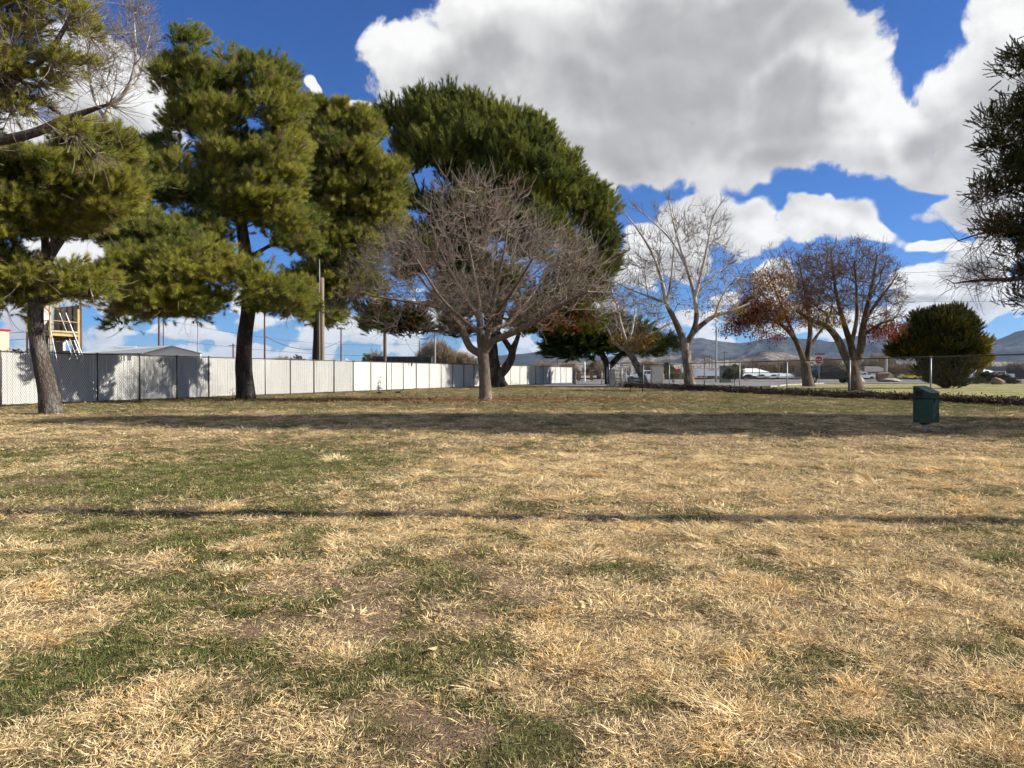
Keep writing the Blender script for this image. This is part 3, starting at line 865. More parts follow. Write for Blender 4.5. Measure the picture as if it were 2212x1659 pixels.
class Tree:
    def __init__(s, paths, Yref):
        """paths: lists of (px, py, depth offset, radius); the first path is the trunk"""
        s.pos = []; s.par = []; s.rspec = []; s.plen = []; s.dir = []; s.ok = []
        s.Y = Yref
        for pi, path in enumerate(paths):
            pts = [P(q[0], q[1], Yref + q[2]) for q in path]; rr = [q[3] for q in path]
            if pi == 0: pts[0].z = -.12
            # Catmull-Rom
            out = []
            for i in range(len(pts) - 1):
                p0 = pts[max(i - 1, 0)]; p1 = pts[i]; p2 = pts[i + 1]; p3 = pts[min(i + 2, len(pts) - 1)]
                n = max(2, int((p2 - p1).length / .22))
                for k in range(n):
                    t = k / n
                    q = .5 * ((2 * p1) + (-p0 + p2) * t + (2 * p0 - 5 * p1 + 4 * p2 - p3) * t * t + (-p0 + 3 * p1 - 3 * p2 + p3) * t**3)
                    out.append((np.array(q), rr[i] * (1 - t) + rr[i + 1] * t))
            out.append((np.array(pts[-1]), rr[-1]))
            if pi == 0:
                s.addn(out[0][0], 0, out[0][1], False)
                prev = 0; rest = out[1:]
            else:
                arr = np.array(s.pos); prev = int(np.argmin(np.linalg.norm(arr - out[0][0], axis=1))); rest = out[1:]
            for q, r in rest: prev = s.addn(q, prev, r, True)
    def addn(s, q, par, r, ok):
        i = len(s.pos)
        if i == 0: s.plen.append(0.0); s.dir.append(np.array([0, 0, 1.0]))
        else:
            d = q - s.pos[par]; L = np.linalg.norm(d)
            s.plen.append(s.plen[par] + L); s.dir.append(d / max(L, 1e-6))
        s.pos.append(np.array(q)); s.par.append(par); s.rspec.append(r); s.ok.append(ok)
        return i
    def grow(s, targets, minz, bf=.3, step=.35, curv=.4, sag=0.0):
        N = len(s.pos); cap = N + len(targets) * 14
        pos = np.zeros((cap, 3)); pos[:N] = s.pos
        pl = np.zeros(cap); pl[:N] = s.plen
        dr = np.zeros((cap, 3)); dr[:N] = s.dir
        par = np.zeros(cap, int); par[:N] = s.par
        rs = np.zeros(cap); rs[:N] = s.rspec
        bad = np.zeros(cap); bad[:N] = (pos[:N, 2] < minz) * 50.0
        nskel = N
        d0 = np.array([np.min(np.linalg.norm(pos[:nskel] - t, axis=1) + bad[:nskel]) for t in targets])
        for ti in np.argsort(d0):
            t = targets[ti]
            v = t - pos[:N]; L = np.sqrt((v * v).sum(1)) + 1e-6
            cosang = (v * dr[:N]).sum(1) / L
            cost = L * (1.35 - .35 * cosang) + bf * pl[:N] + bad[:N]
            j = int(np.argmin(cost)); L = L[j]
            n = max(1, int(L / step)); n = min(n, 12)
            p0 = pos[j]; p1 = p0 + dr[j] * L * curv + np.array([0, 0, -sag * L]); prev = j
            for k in range(1, n + 1):
                u = k / n
                q = (1 - u)**2 * p0 + 2 * u * (1 - u) * p1 + u * u * t
                if k < n: q = q + RNG.normal(0, .035 * step * 2, 3)
                if N >= cap: break
                d = q - pos[prev]; l = np.linalg.norm(d) + 1e-9
                pos[N] = q; par[N] = prev; pl[N] = pl[prev] + l; dr[N] = d / l; prev = N; N += 1
        s.pos = pos[:N].copy(); s.par = par[:N].copy(); s.rspec = rs[:N].copy(); s.dir = dr[:N].copy(); s.plen = pl[:N].copy()
        s.nskel = nskel
    def radii(s, tip=.006, e=2.3, rmax=None):
        n = len(s.pos); a = np.zeros(n)
        childcount = np.bincount(s.par[1:], minlength=n)
        a[childcount == 0] = tip ** e
        for i in range(n - 1, 0, -1):
            if a[i] == 0: a[i] = tip ** e
            a[s.par[i]] += a[i]
        r = a ** (1 / e)
        if rmax: r = np.minimum(r, rmax)
        r[:s.nskel] = np.maximum(np.minimum(r[:s.nskel], s.rspec[:s.nskel] * 1.15), s.rspec[:s.nskel])
        for i in range(1, n): r[i] = min(r[i], r[s.par[i]] * .98 if i >= s.nskel else max(r[s.par[i]], s.rspec[i]))
        s.rad = r
    def twigs(s, n, length, maxr, up=.5, outw=.5, rt=.004, seg=4, center=None, curl=.35, minz=None):
        """fine curved end twigs from thin branch nodes"""
        cand = np.nonzero((s.rad < maxr) & (np.arange(len(s.pos)) > 5))[0]
        if minz is not None: cand = cand[s.pos[cand][:, 2] > minz]
        if len(cand) == 0: return
        b0 = RNG.choice(cand, n)
        c = s.pos[cand].mean(0) if center is None else center
        o = s.pos[b0] - c; o /= np.maximum(np.linalg.norm(o, axis=1, keepdims=True), 1e-6)
        d = s.dir[b0] * .6 + RNG.normal(0, .75, (n, 3)) + o * outw
        d /= np.linalg.norm(d, axis=1, keepdims=True)
        L = length * RNG.uniform(.4, 1.25, n)
        prev = b0.copy(); p = s.pos[b0].copy()
        P_, A_, R_, D_ = [], [], [], []
        base = len(s.pos)
        bendv = RNG.normal(0, curl, (n, 3)); bendv[:, 2] += up
        for k in range(seg):
            p = p + d * (L / seg)[:, None]
            P_.append(p.copy()); A_.append(prev.copy()); R_.append(np.full(n, rt * (1 - .5 * k / seg))); D_.append(d.copy())
            prev = base + k * n + np.arange(n)
            d = d + bendv * (1.6 / seg); d /= np.linalg.norm(d, axis=1, keepdims=True)
        s.pos = np.concatenate([s.pos] + P_); s.par = np.concatenate([s.par] + A_); s.rad = np.concatenate([s.rad] + R_); s.dir = np.concatenate([s.dir] + D_)
    RT = .10
    def mesh(s, root, m_trunk, m_branch, m_twig, rt=.10, rb=.02, fl=.12):
        n = len(s.pos); i = np.arange(n)
        a = (s.rad >= rt) & (i > 0); b_ = (s.rad < rt) & (s.rad >= rb) & (i > 0); c = (s.rad < rb) & (i > 0)
        for nm, sel, sides, mm_, f in (('trunk', a, 18, m_trunk, fl), ('branches', b_, 8, m_branch, 0), ('twigs', c, 3, m_twig, 0)):
            V, Fc = seg_tubes(s.pos, s.par, s.rad, None, sides, sel, f)
            if len(V) == 0: continue
            o = np_mesh(nm, V - np.array(root.location), Fc, mm_, root)
            if nm != 'trunk': o['kind'] = 'stuff'

def in_blobs(blobs, Y, n, depthk=.85, shell=0.0, zmin=None):
    """n random points inside a union of ellipsoids given as (px, py, rx, ry[, dY]), by volume"""
    w = np.array([b_[2] * b_[3] * max(b_[2] * .5, b_[3] * .5) for b_ in blobs], float) ** .75
    pick = RNG.choice(len(blobs), n, p=w / w.sum())
    u = RNG.normal(0, 1, (n, 3)); u /= np.linalg.norm(u, axis=1, keepdims=True)
    r = RNG.uniform(shell ** 3, 1, n) ** (1 / 3)
    out = np.zeros((n, 3))
    for k, b_ in enumerate(blobs):
        s = pick == k
        if not s.any(): continue
        Yk = Y + (b_[4] if len(b_) > 4 else 0)
        c = np.array(P(b_[0], b_[1], Yk)); ex = b_[2] / F * Yk; ez = b_[3] / F * Yk
        out[s] = c + u[s] * r[s][:, None] * np.array([ex, max(ex, ez) * depthk, ez])
    if zmin is not None: out[:, 2] = np.maximum(out[:, 2], zmin + RNG.uniform(0, .4, n))
    return out

def rot_to(d):
    """euler that turns +Z to each direction, random spin"""
    n = len(d)
    th = np.arccos(np.clip(d[:, 2], -1, 1)); ph = np.arctan2(d[:, 1], d[:, 0])
    e = np.zeros((n, 3)); 
    # rotate about Y by theta then Z by phi (XYZ euler: Rz*Ry*Rx)
    e[:, 1] = th; e[:, 2] = ph
    return e

def foliage(root, centers, per, size, protos, up=.55, squash=.62, tintf=None, scl=1.0, name='needles', outc=None, jit=.25):
    n = len(centers) * per
    c = np.repeat(centers, per, axis=0)
    sz = np.repeat(size * RNG.uniform(.45, 1.45, len(centers)), per)
    u = RNG.normal(0, 1, (n, 3)); u /= np.linalg.norm(u, axis=1, keepdims=True)
    u[:, 2] = np.where(u[:, 2] < -.25, -u[:, 2] * .6, u[:, 2])
    r = RNG.uniform(.25, 1, n) ** .6
    pos = c + u * (r * sz)[:, None] * np.array([1, 1, squash])
    d = u + RNG.normal(0, jit, (n, 3)); d[:, 2] += up
    if outc is not None:
        o = c - outc; o /= np.maximum(np.linalg.norm(o, axis=1, keepdims=True), 1e-6); d += o * .5
    d /= np.linalg.norm(d, axis=1, keepdims=True)
    s = scl * RNG.uniform(.75, 1.3, n)
    t = np.repeat(np.clip(RNG.normal(.5, .22, len(centers)), 0, 1), per) + RNG.normal(0, .12, n)
    if tintf is not None: t = tintf(pos, t)
    t = np.clip(t, 0, 1)
    return instancer(name, pos - np.array(root.location), rot_to(d), np.stack([s, s, s], 1), t, RNG.uniform(0, 1, n), protos, root)

def hole_noise(c, sc, s):
    return fbm(c[:, 0] * sc + c[:, 1] * sc * .6, c[:, 2] * sc * 1.3 - c[:, 1] * sc * .4, 2, s)
def pine(name, label, paths, Y, blobs, nclump, per, size, protos, bark, minz, scl=1.0, up=.45, tip=.012, squash=.78, extra=0, tintk=.16, cat='pine tree', rmax=.12, cones=0, jit=.25, hole=.42):
    b0 = P(paths[0][0][0], paths[0][0][1], Y); root = thing(name, label, cat, (b0.x, Y, 0))
    tr = Tree(paths, Y)
    cen = in_blobs(blobs, Y, int(nclump * 1.35), shell=.30)
    cen = cen[cen[:, 2] > minz - 1.2]
    cen = cen[hole_noise(cen, 16.0 / Y, int(Y)) > hole]
    tr.grow(cen, minz, bf=.22, step=.4, curv=.3)
    tr.radii(tip=tip, e=2.3, rmax=rmax)
    if extra: tr.twigs(extra, .8, .05, up=.25, outw=.5, rt=.007)
    tr.mesh(root, bark, bark, M_greytwig if extra else bark, rt=.11, rb=.022)
    mid = cen.mean(0)
    def tf(pos, t): return t + (pos[:, 0] - mid[0]) * .03 + (pos[:, 2] - mid[2]) * .0 + (fbm(pos[:, 0] * .5, pos[:, 2] * .5, 3, 4) - .5) * 1.1 + tintk
    foliage(root, cen, per, size, protos, up=up, squash=squash, tintf=tf, scl=scl, outc=mid, jit=jit)
    if cones:
        cp = cen[RNG.choice(len(cen), cones)] + RNG.normal(0, .16, (cones, 3))
        mb = MB()
        for q in cp:
            q = Vector(q) - Vector(root.location)
            mb.tube([q, q + Vector((0, 0, -.05)), q + Vector((.01, 0, -.12))], [.02, .045, .012], 6)
        tag(mb.build('pine_cones', M_cone, root), kind='stuff')
    return root

def bare_tree(name, label, paths, Y, blobs, nt, minz, ntw, twl, bark, branch, twig, tip=.008, up=.5, rt=.004, bf=.3, curl=.35, step=.35, leaves=None, cat='tree', shell=.2, depthk=.85, twmax=.03, sag=0.0):
    b0 = P(paths[0][0][0], paths[0][0][1], Y); root = thing(name, label, cat, (b0.x, Y, 0))
    tr = Tree(paths, Y)
    cen = in_blobs(blobs, Y, nt, shell=shell, depthk=depthk)
    cen = cen[cen[:, 2] > minz - .4]
    tr.grow(cen, minz, bf=bf, step=step, sag=sag)
    tr.radii(tip=tip, e=2.35, rmax=.11)
    tr.twigs(ntw, twl, twmax, up=up, rt=rt, curl=curl)
    tr.mesh(root, bark, branch, twig, rt=.17 if branch is M_whitebark else .085, rb=.018, fl=.08)
    if leaves:
        for (bl, n, protos, t0, t1) in leaves:
            pts = in_blobs(bl, Y, n, shell=0)
            u = RNG.normal(0, 1, (n, 3)); u /= np.linalg.norm(u, axis=1, keepdims=True)
            s = RNG.uniform(.8, 1.4, n) * Y / 45
            instancer('leaves', pts - np.array(root.location), rot_to(u), np.stack([s, s, s], 1), RNG.uniform(t0, t1, n), RNG.uniform(0, 1, n), protos, root)
    return root

# --- the pines
pine('pine_tree', 'leaning rough barked pine whose crown runs off the left edge',
     [[(113,897,0,.31),(104,850,0,.245),(91,790,0,.205),(80,735,0,.19),(77,680,0,.185),(84,620,.1,.175),(98,565,.2,.16),(140,500,.3,.13),(200,430,.4,.09),(260,390,.5,.05)],
      [(86,600,.1,.11),(50,560,0,.09),(15,505,-.1,.06),(-60,470,-.2,.04)], [(98,565,.2,.10),(95,500,.3,.09),(70,420,.5,.06)], [(78,665,0,.06),(130,640,-.3,.045),(200,640,-.6,.03)]],
     19.8, [(30,625,85,55),(70,600,50,40),(190,640,55,42),(150,615,40,30),(50,470,110,75),(180,440,95,55),(250,410,60,40),(110,390,110,55),(10,420,80,70),(210,330,60,50),(-60,560,90,80),(-90,440,90,80),(150,470,60,50)],
     210, 64, .44, PN1, M_pinebark, 3.0, scl=.95, extra=700, tintk=.10)
pine('pine_tree', 'pine with the thick dark trunk standing against the slatted fence, widest yellow green crown',
     [[(531,866,0,.47),(531,850,0,.38),(526,800,0,.33),(529,730,0,.31),(537,660,0,.29),(533,580,0,.26),(515,450,0,.21),(480,320,0,.15),(430,200,0,.09),(395,90,0,.03)],
      [(540,655,0,.09),(590,650,.2,.07),(650,655,.4,.05),(700,662,.5,.03)], [(533,600,0,.13),(460,560,-1,.1),(380,560,-2.2,.06),(300,580,-3,.04)], [(515,450,0,.12),(570,380,0,.1),(590,250,0,.06),(585,150,0,.03)],
      [(530,560,0,.1),(600,520,.6,.07),(650,480,1,.04)]],
     31.7, [(392,95,42,50),(400,165,60,55),(460,175,65,60),(580,165,48,45),(585,240,60,60),(350,255,70,50),(440,270,110,75),(540,330,110,70),(620,330,30,60),(300,335,62,52),(420,390,140,70),
            (570,430,100,70),(640,440,45,70),(300,420,60,50),(500,520,110,60),(610,560,80,60),(660,600,40,55),(330,520,95,46,-3),(400,600,105,52,-4.6),(280,600,55,58,-4.8),(350,655,90,36,-4.8),(440,650,60,40,-4.4),(240,500,55,45,-3.8),
            (270,700,26,24,-2.8),(580,655,50,28),(640,670,50,22),(505,600,55,50,-1),(650,630,55,42,-4.8),(600,664,60,24,-4.4),(580,600,60,40,-4.6),(660,600,40,50,1.5)],
     520, 60, .58, PN1, M_pinebark2, 3.2, scl=1.3, squash=.95, extra=1500, tintk=.06, cones=150)
pine('pine_tree', 'nearest pine, its limbs reaching in at the top left corner',
     [[(-330,905,0,.36),(-320,700,0,.3),(-260,500,0,.25),(-180,350,0,.2),(-120,150,0,.15),(-80,-60,0,.1)],
      [(-190,370,0,.13),(-60,315,0,.12),(20,300,0,.105),(80,285,0,.10),(130,262,0,.085),(190,240,0,.06),(235,225,0,.025)], [(-150,250,0,.1),(0,190,0,.08),(90,130,0,.06),(150,40,0,.04),(170,-40,0,.02)], [(0,195,0,.06),(80,215,.3,.05),(150,260,.3,.03)]],
     16.0, [(40,40,90,60),(150,40,70,50),(220,60,30,55),(60,130,90,60),(150,130,40,40),(60,220,80,50),(190,290,42,38),(215,320,25,20),(20,330,40,30),(0,60,110,120),(-150,200,130,150),(-200,0,150,120),(60,-90,150,70),(20,280,35,20)],
     120, 34, .36, PN1, M_pinebark, 3.5, scl=.78, extra=2600, tintk=.28)
pine('pine_tree', 'narrow pine rising behind the fence beside the tall wooden pole',
     [[(684,815,0,.34),(687,740,0,.3),(692,600,0,.26),(700,450,0,.2),(712,300,0,.1),(700,240,0,.04)]],
     46, [(690,262,30,40),(735,270,40,40),(780,285,35,36),(680,330,55,50),(760,350,75,55),(820,370,40,55),(845,400,24,50),(700,420,80,55),(790,440,70,60),(830,470,38,50),(690,510,70,55),(770,540,70,50),(680,590,70,45),(740,620,70,38),(660,650,55,32),(700,680,40,22),(780,620,40,30)],
     300, 56, .66, PN1, M_pinebark2, 4.5, scl=1.8, tintk=.06, squash=1.15)
pine('pine_tree', 'tallest dark green pine with a broad dome crown behind the bare tree',
     [[(1076,842,0,.95),(1072,828,0,.72),(1064,790,0,.56),(1060,740,0,.48),(1058,680,0,.43),(1052,600,0,.36),(1040,480,0,.28),(1030,350,0,.18),(1020,260,0,.08)],
      [(1066,735,0,.34),(1085,660,0,.3),(1112,560,0,.22),(1140,460,0,.14),(1160,370,0,.06)],
      [(1075,815,0,.34),(1092,795,-.3,.34),(1104,775,-.4,.30),(1108,755,-.4,.26),(1118,730,-.4,.17),(1126,700,-.4,.13),(1150,670,-.3,.08)],
      [(1106,760,-.4,.24),(1092,738,-.3,.2),(1074,715,0,.15)],
      [(1058,705,0,.2),(1020,715,-.5,.16),(960,716,-1,.12),(900,712,-1.5,.07),(840,705,-1.5,.04)],
      [(1058,600,0,.2),(960,520,0,.14),(900,400,0,.08),(870,300,0,.04)], [(1112,560,0,.16),(1200,520,0,.12),(1240,460,0,.05)], [(1090,640,0,.18),(1180,660,0,.12),(1250,690,0,.06)]],
     58, [(866,255,22,34),(905,248,32,34),(950,244,34,34),(1000,258,36,34),(1050,272,34,32),(1100,285,34,34),(1135,300,30,34),(1168,328,30,34),(1200,370,34,36),(1232,420,45,50),(1250,470,35,45),(1290,470,24,38),(830,280,18,30),
          (900,320,60,60),(980,340,100,70),(1080,360,100,70),(1170,420,80,70),(1000,450,130,80),(1130,500,110,80),(1230,540,70,60),(1285,540,30,50),(900,430,70,70),(950,560,110,70),(1100,600,110,60),(1220,620,90,55),(1290,600,30,40),
          (1180,680,90,38),(1240,715,50,30),(1150,715,40,20),(860,708,75,20),(915,728,60,20),(970,720,50,24),(820,700,40,16),(880,745,26,12),(1000,650,80,40),(1165,750,22,12)],
     820, 46, .72, PN2, M_pinebark2, 5.0, scl=2.2, tip=.02, rmax=.16, tintk=.02, up=1.2, squash=1.75, hole=.34)
pine('pine_tree', 'low dark pine with a V forked trunk over the parked white car',
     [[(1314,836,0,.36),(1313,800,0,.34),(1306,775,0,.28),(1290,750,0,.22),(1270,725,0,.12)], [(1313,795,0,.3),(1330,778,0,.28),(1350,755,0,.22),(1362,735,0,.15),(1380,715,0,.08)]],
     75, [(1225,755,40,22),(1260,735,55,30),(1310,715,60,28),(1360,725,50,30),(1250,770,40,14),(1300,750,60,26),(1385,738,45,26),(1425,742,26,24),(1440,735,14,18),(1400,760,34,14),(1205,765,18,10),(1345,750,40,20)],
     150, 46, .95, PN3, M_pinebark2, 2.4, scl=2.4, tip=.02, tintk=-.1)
# --- bare trees
bare_tree('bare_tree', 'bare wide crowned tree with upturned reddish twigs in the middle of the lawn',
     [[(1049,868,0,.30),(1049,855,0,.255),(1047,820,0,.225),(1045,785,0,.215),(1043,760,0,.225)],
      [(1043,768,0,.19),(1030,760,0,.155),(1015,750,0,.145),(1004,726,0,.135),(997,704,.1,.125),(977,676,.2,.10),(940,640,.4,.06),(900,590,.6,.04)],
      [(1000,712,.1,.10),(972,680,-.3,.09),(930,660,-.8,.07),(870,650,-1.2,.045),(810,640,-1.4,.03)],
      [(1042,765,0,.16),(1038,735,.1,.15),(1037,700,.2,.14),(1034,660,.4,.11),(1025,600,.6,.08),(1010,520,.8,.05),(1000,450,.8,.025)],
      [(1046,762,0,.15),(1054,720,-.2,.13),(1060,680,-.4,.11),(1072,620,-.6,.08),(1090,540,-.8,.05),(1100,460,-.8,.025)],
      [(1047,762,0,.17),(1062,738,-.2,.145),(1085,728,-.3,.13),(1116,715,-.5,.12),(1156,694,-.7,.10),(1210,660,-1,.07),(1270,630,-1.2,.04)],
      [(1060,720,-.3,.10),(1075,706,.4,.09),(1094,702,.8,.085),(1118,676,1.2,.07),(1160,620,1.6,.05),(1200,560,1.8,.03)],
      [(1034,690,.2,.08),(1010,650,1,.06),(960,560,1.8,.04),(930,480,2,.02)], [(1038,720,0,.09),(1000,690,-1,.07),(950,640,-2.2,.05),(900,560,-3,.03)], [(1054,700,-.3,.08),(1100,640,-1.8,.06),(1150,560,-3,.03)]],
     30.05, [(1030,560,200,150),(900,600,140,110),(1160,600,140,100),(810,630,105,85),(1250,630,105,85),(860,560,90,70),(1200,560,90,70),(1040,450,130,75),(1080,660,150,55),(930,690,110,45),(780,600,50,50)],
     850, 2.5, 5200, .90, M_pistbark, M_pistbark, M_pisttwig, tip=.0075, up=.70, rt=.0078, bf=.22, curl=.45, twmax=.022, cat='bare tree',
     leaves=[([(850,650,90,40),(1190,690,100,30),(900,700,40,20)], 70, PRL, 0, .2)])
bare_tree('bare_tree', 'tall pale barked bare tree with open ascending branches behind the chain link fence',
     [[(1494,842,0,.50),(1489,825,0,.38),(1486,795,0,.34),(1482,765,0,.33),(1479,742,0,.34)],
      [(1479,745,0,.26),(1468,715,0,.24),(1452,680,0,.19),(1440,655,0,.16),(1428,600,0,.12),(1410,550,0,.09),(1380,500,0,.06),(1345,455,0,.03)],
      [(1482,745,0,.26),(1498,718,-.2,.22),(1518,700,-.3,.18),(1545,682,-.5,.14),(1580,672,-.7,.1),(1620,655,-.8,.06)],
      [(1492,728,0,.2),(1504,690,.2,.18),(1500,640,.3,.15),(1484,580,.5,.12),(1465,520,.6,.08),(1452,470,.7,.05),(1445,430,.7,.02)],
      [(1501,645,.3,.12),(1515,590,0,.10),(1528,530,0,.07),(1540,470,0,.04),(1560,435,0,.02)],
      [(1484,580,.5,.09),(1450,520,.8,.06),(1400,470,1,.04),(1370,445,1,.02)], [(1440,655,0,.12),(1400,640,.3,.08),(1350,620,.6,.05)], [(1440,655,0,.1),(1450,600,-.6,.08),(1455,540,-.8,.05)],
      [(1545,682,-.5,.1),(1560,640,-.5,.07),(1590,600,-.5,.04)], [(1500,640,.3,.09),(1540,600,.6,.06),(1580,560,.8,.03)]],
     56, [(1470,560,110,110),(1400,600,80,70),(1555,600,70,80),(1520,500,60,60),(1440,490,60,50),(1400,650,70,35),(1560,660,60,30),(1370,540,45,60),(1600,620,30,40)],
     430, 3.6, 3200, .95, M_greyb, M_whitebark, M_greytwig, tip=.014, up=.45, rt=.0095, bf=.30, curl=.4, step=.5, twmax=.04, cat='bare tree',
     leaves=[([(1545,670,70,20)], 40, PYL, 0, 1)])
bare_tree('bare_tree', 'small leaning tree with white forks and a few yellow leaves beside the gate',
     [[(1402,840,0,.40),(1394,830,0,.32),(1382,802,0,.29),(1368,775,0,.27),(1357,757,0,.26)],
      [(1357,760,0,.16),(1340,750,0,.14),(1325,735,0,.11),(1315,715,0,.08),(1300,690,0,.05)], [(1356,757,0,.16),(1350,730,0,.14),(1340,695,0,.11),(1333,660,0,.08),(1318,620,0,.04)],
      [(1358,757,0,.16),(1376,742,0,.14),(1400,724,0,.11),(1425,712,0,.07),(1440,700,0,.04)], [(1356,745,0,.12),(1366,710,.3,.09),(1372,670,.5,.06)]],
     63, [(1360,690,70,50),(1310,680,50,45),(1420,700,45,30),(1335,640,45,40),(1300,640,40,40),(1375,735,50,22)],
     420, 2.6, 2200, .7, M_greyb, M_whitebark, M_greytwig, tip=.012, up=.35, rt=.010, bf=.3, curl=.5, twmax=.035, cat='bare tree',
     leaves=[([(1380,742,34,14),(1340,735,24,14),(1400,728,24,12)], 110, PYL, 0, 1)])
bare_tree('autumn_tree', 'tree with red and orange leaves hanging low on its left side, beside the stop sign',
     [[(1748,838,0,.62),(1745,828,0,.44),(1742,805,0,.36),(1740,785,0,.36)],
      [(1740,790,0,.26),(1728,755,0,.24),(1712,725,0,.19),(1685,700,-.4,.14),(1640,682,-.8,.1),(1600,680,-1,.05)], [(1742,785,0,.24),(1747,750,0,.22),(1750,715,0,.18),(1745,670,0,.13),(1735,610,0,.08),(1725,560,0,.03)],
      [(1746,755,0,.14),(1765,725,.3,.12),(1790,690,.5,.08),(1800,640,.6,.04)], [(1728,755,0,.14),(1705,700,.5,.11),(1680,640,.8,.07),(1660,590,.9,.03)]],
     61, [(1700,640,90,70),(1640,640,70,60),(1740,580,80,50),(1620,680,60,28),(1780,640,60,60),(1690,560,50,35),(1680,690,70,30)],
     1000, 2.9, 4200, .65, M_brownbark, M_brownbark, M_browntwig, tip=.012, up=.45, rt=.0095, bf=.28, curl=.4, twmax=.035,
     leaves=[([(1600,700,40,24),(1620,680,55,25),(1575,712,28,15),(1660,725,55,12),(1635,660,35,30)], 400, PRL, 0, .25), ([(1680,640,90,60),(1650,690,70,30)], 520, PRL, .45, 1), ([(1640,610,30,30),(1700,680,60,15)], 120, PYL, 0, .5)])
bare_tree('bare_tree', 'dense dark twigged tree forking low, rightmost of the two in front of the pickup truck',
     [[(1852,852,0,.62),(1849,838,0,.46),(1845,815,0,.36),(1840,790,0,.37)],
      [(1840,795,0,.27),(1822,760,0,.24),(1808,730,0,.21),(1785,705,-.3,.17),(1750,690,-.6,.12),(1720,670,-.8,.06)], [(1845,780,0,.22),(1838,745,.2,.2),(1825,705,.3,.16),(1810,650,.4,.11),(1800,590,.5,.06),(1795,540,.5,.02)],
      [(1850,785,0,.27),(1860,750,0,.24),(1863,715,0,.21),(1872,670,0,.16),(1885,610,0,.10),(1895,550,0,.04)], [(1863,700,0,.12),(1890,660,.4,.1),(1920,620,.5,.06),(1940,590,.6,.03)],
      [(1838,745,.2,.14),(1850,690,-.8,.11),(1850,620,-1.4,.07),(1845,560,-1.4,.03)], [(1863,725,0,.10),(1900,700,-.6,.08),(1930,690,-.8,.04)]],
     46.4, [(1830,610,110,75),(1770,620,80,70),(1890,630,70,80),(1820,560,100,45),(1780,680,60,36),(1900,700,55,34),(1930,640,34,50),(1740,640,40,40)],
     1500, 2.9, 6500, .55, M_brownbark, M_brownbark, M_browntwig, tip=.010, up=.45, rt=.0085, bf=.25, curl=.4, twmax=.03, cat='bare tree',
     leaves=[([(1905,715,45,18),(1930,700,25,15)], 120, PRL, 0, .3), ([(1780,690,50,20)], 90, PYL, .2, .9)])
bare_tree('bare_tree', 'whitish bare treetop rising between the two left pines at the top of the picture',
     [[(88,880,0,.34),(90,700,0,.3),(110,520,0,.26),(150,400,0,.2),(205,300,0,.15),(240,225,0,.11)],
      [(240,228,0,.1),(270,200,0,.09),(290,150,0,.07),(292,90,0,.05),(288,20,0,.03),(290,-40,0,.015)], [(225,255,0,.09),(200,200,.5,.07),(190,120,.8,.05),(205,60,.8,.02)],
      [(270,200,0,.06),(300,170,.3,.05),(315,110,.3,.03),(330,50,.3,.015)]],
     37, [(250,120,75,80),(200,130,60,70),(300,80,45,70),(290,20,30,50),(210,50,40,40),(320,120,30,50)],
     330, 10, 2600, .75, M_whitebark, M_whitebark, M_greytwig, tip=.011, up=.6, rt=.0075, bf=.3, curl=.4, twmax=.04, cat='bare tree')

# --- round cypress
def round_cypress():
    Y = 53; base = P(2043, 841, Y)
    root = thing('cypress_shrub', 'round golden green cypress with a bushy skirt behind the chain link fence', 'shrub', (base.x, Y, 0))
    blobs = [(2032,735,70,58),(1975,750,42,34),(2080,760,40,38),(2010,705,38,30),(2060,712,40,34),(2110,770,22,32),(1945,765,22,20),(2040,690,26,18),(2070,690,12,18)]
    tr = Tree([[(2043,843,0,.22),(2042,815,0,.2),(2038,770,0,.14),(2035,720,0,.06)], [(2046,838,0,.14),(2058,800,-.2,.11),(2075,770,-.2,.06)], [(2040,838,0,.14),(2020,800,-.1,.11),(1990,770,0,.06)]], Y)
    cen = in_blobs(blobs, Y, 420, shell=.62)
    skirt = in_blobs([(2046,800,45,40),(2070,790,34,30),(2020,795,34,30),(2048,828,30,14)], Y, 120, shell=.5)
    cen = np.concatenate([cen, skirt])
    tr.grow(cen, .6, bf=.25, step=.4); tr.radii(tip=.01, rmax=.06)
    tr.mesh(root, M_brownbark, M_brownbark, M_browntwig, rt=.08, rb=.02)
    def tf(pos, t): return t * .45 + sstep(pos[:, 0], base.x + 1.2, base.x + 2.6) * .6 - .14
    foliage(root, cen, 34, .42, PCY, up=.9, squash=.8, tintf=tf, scl=1.5, name='foliage')
round_cypress()
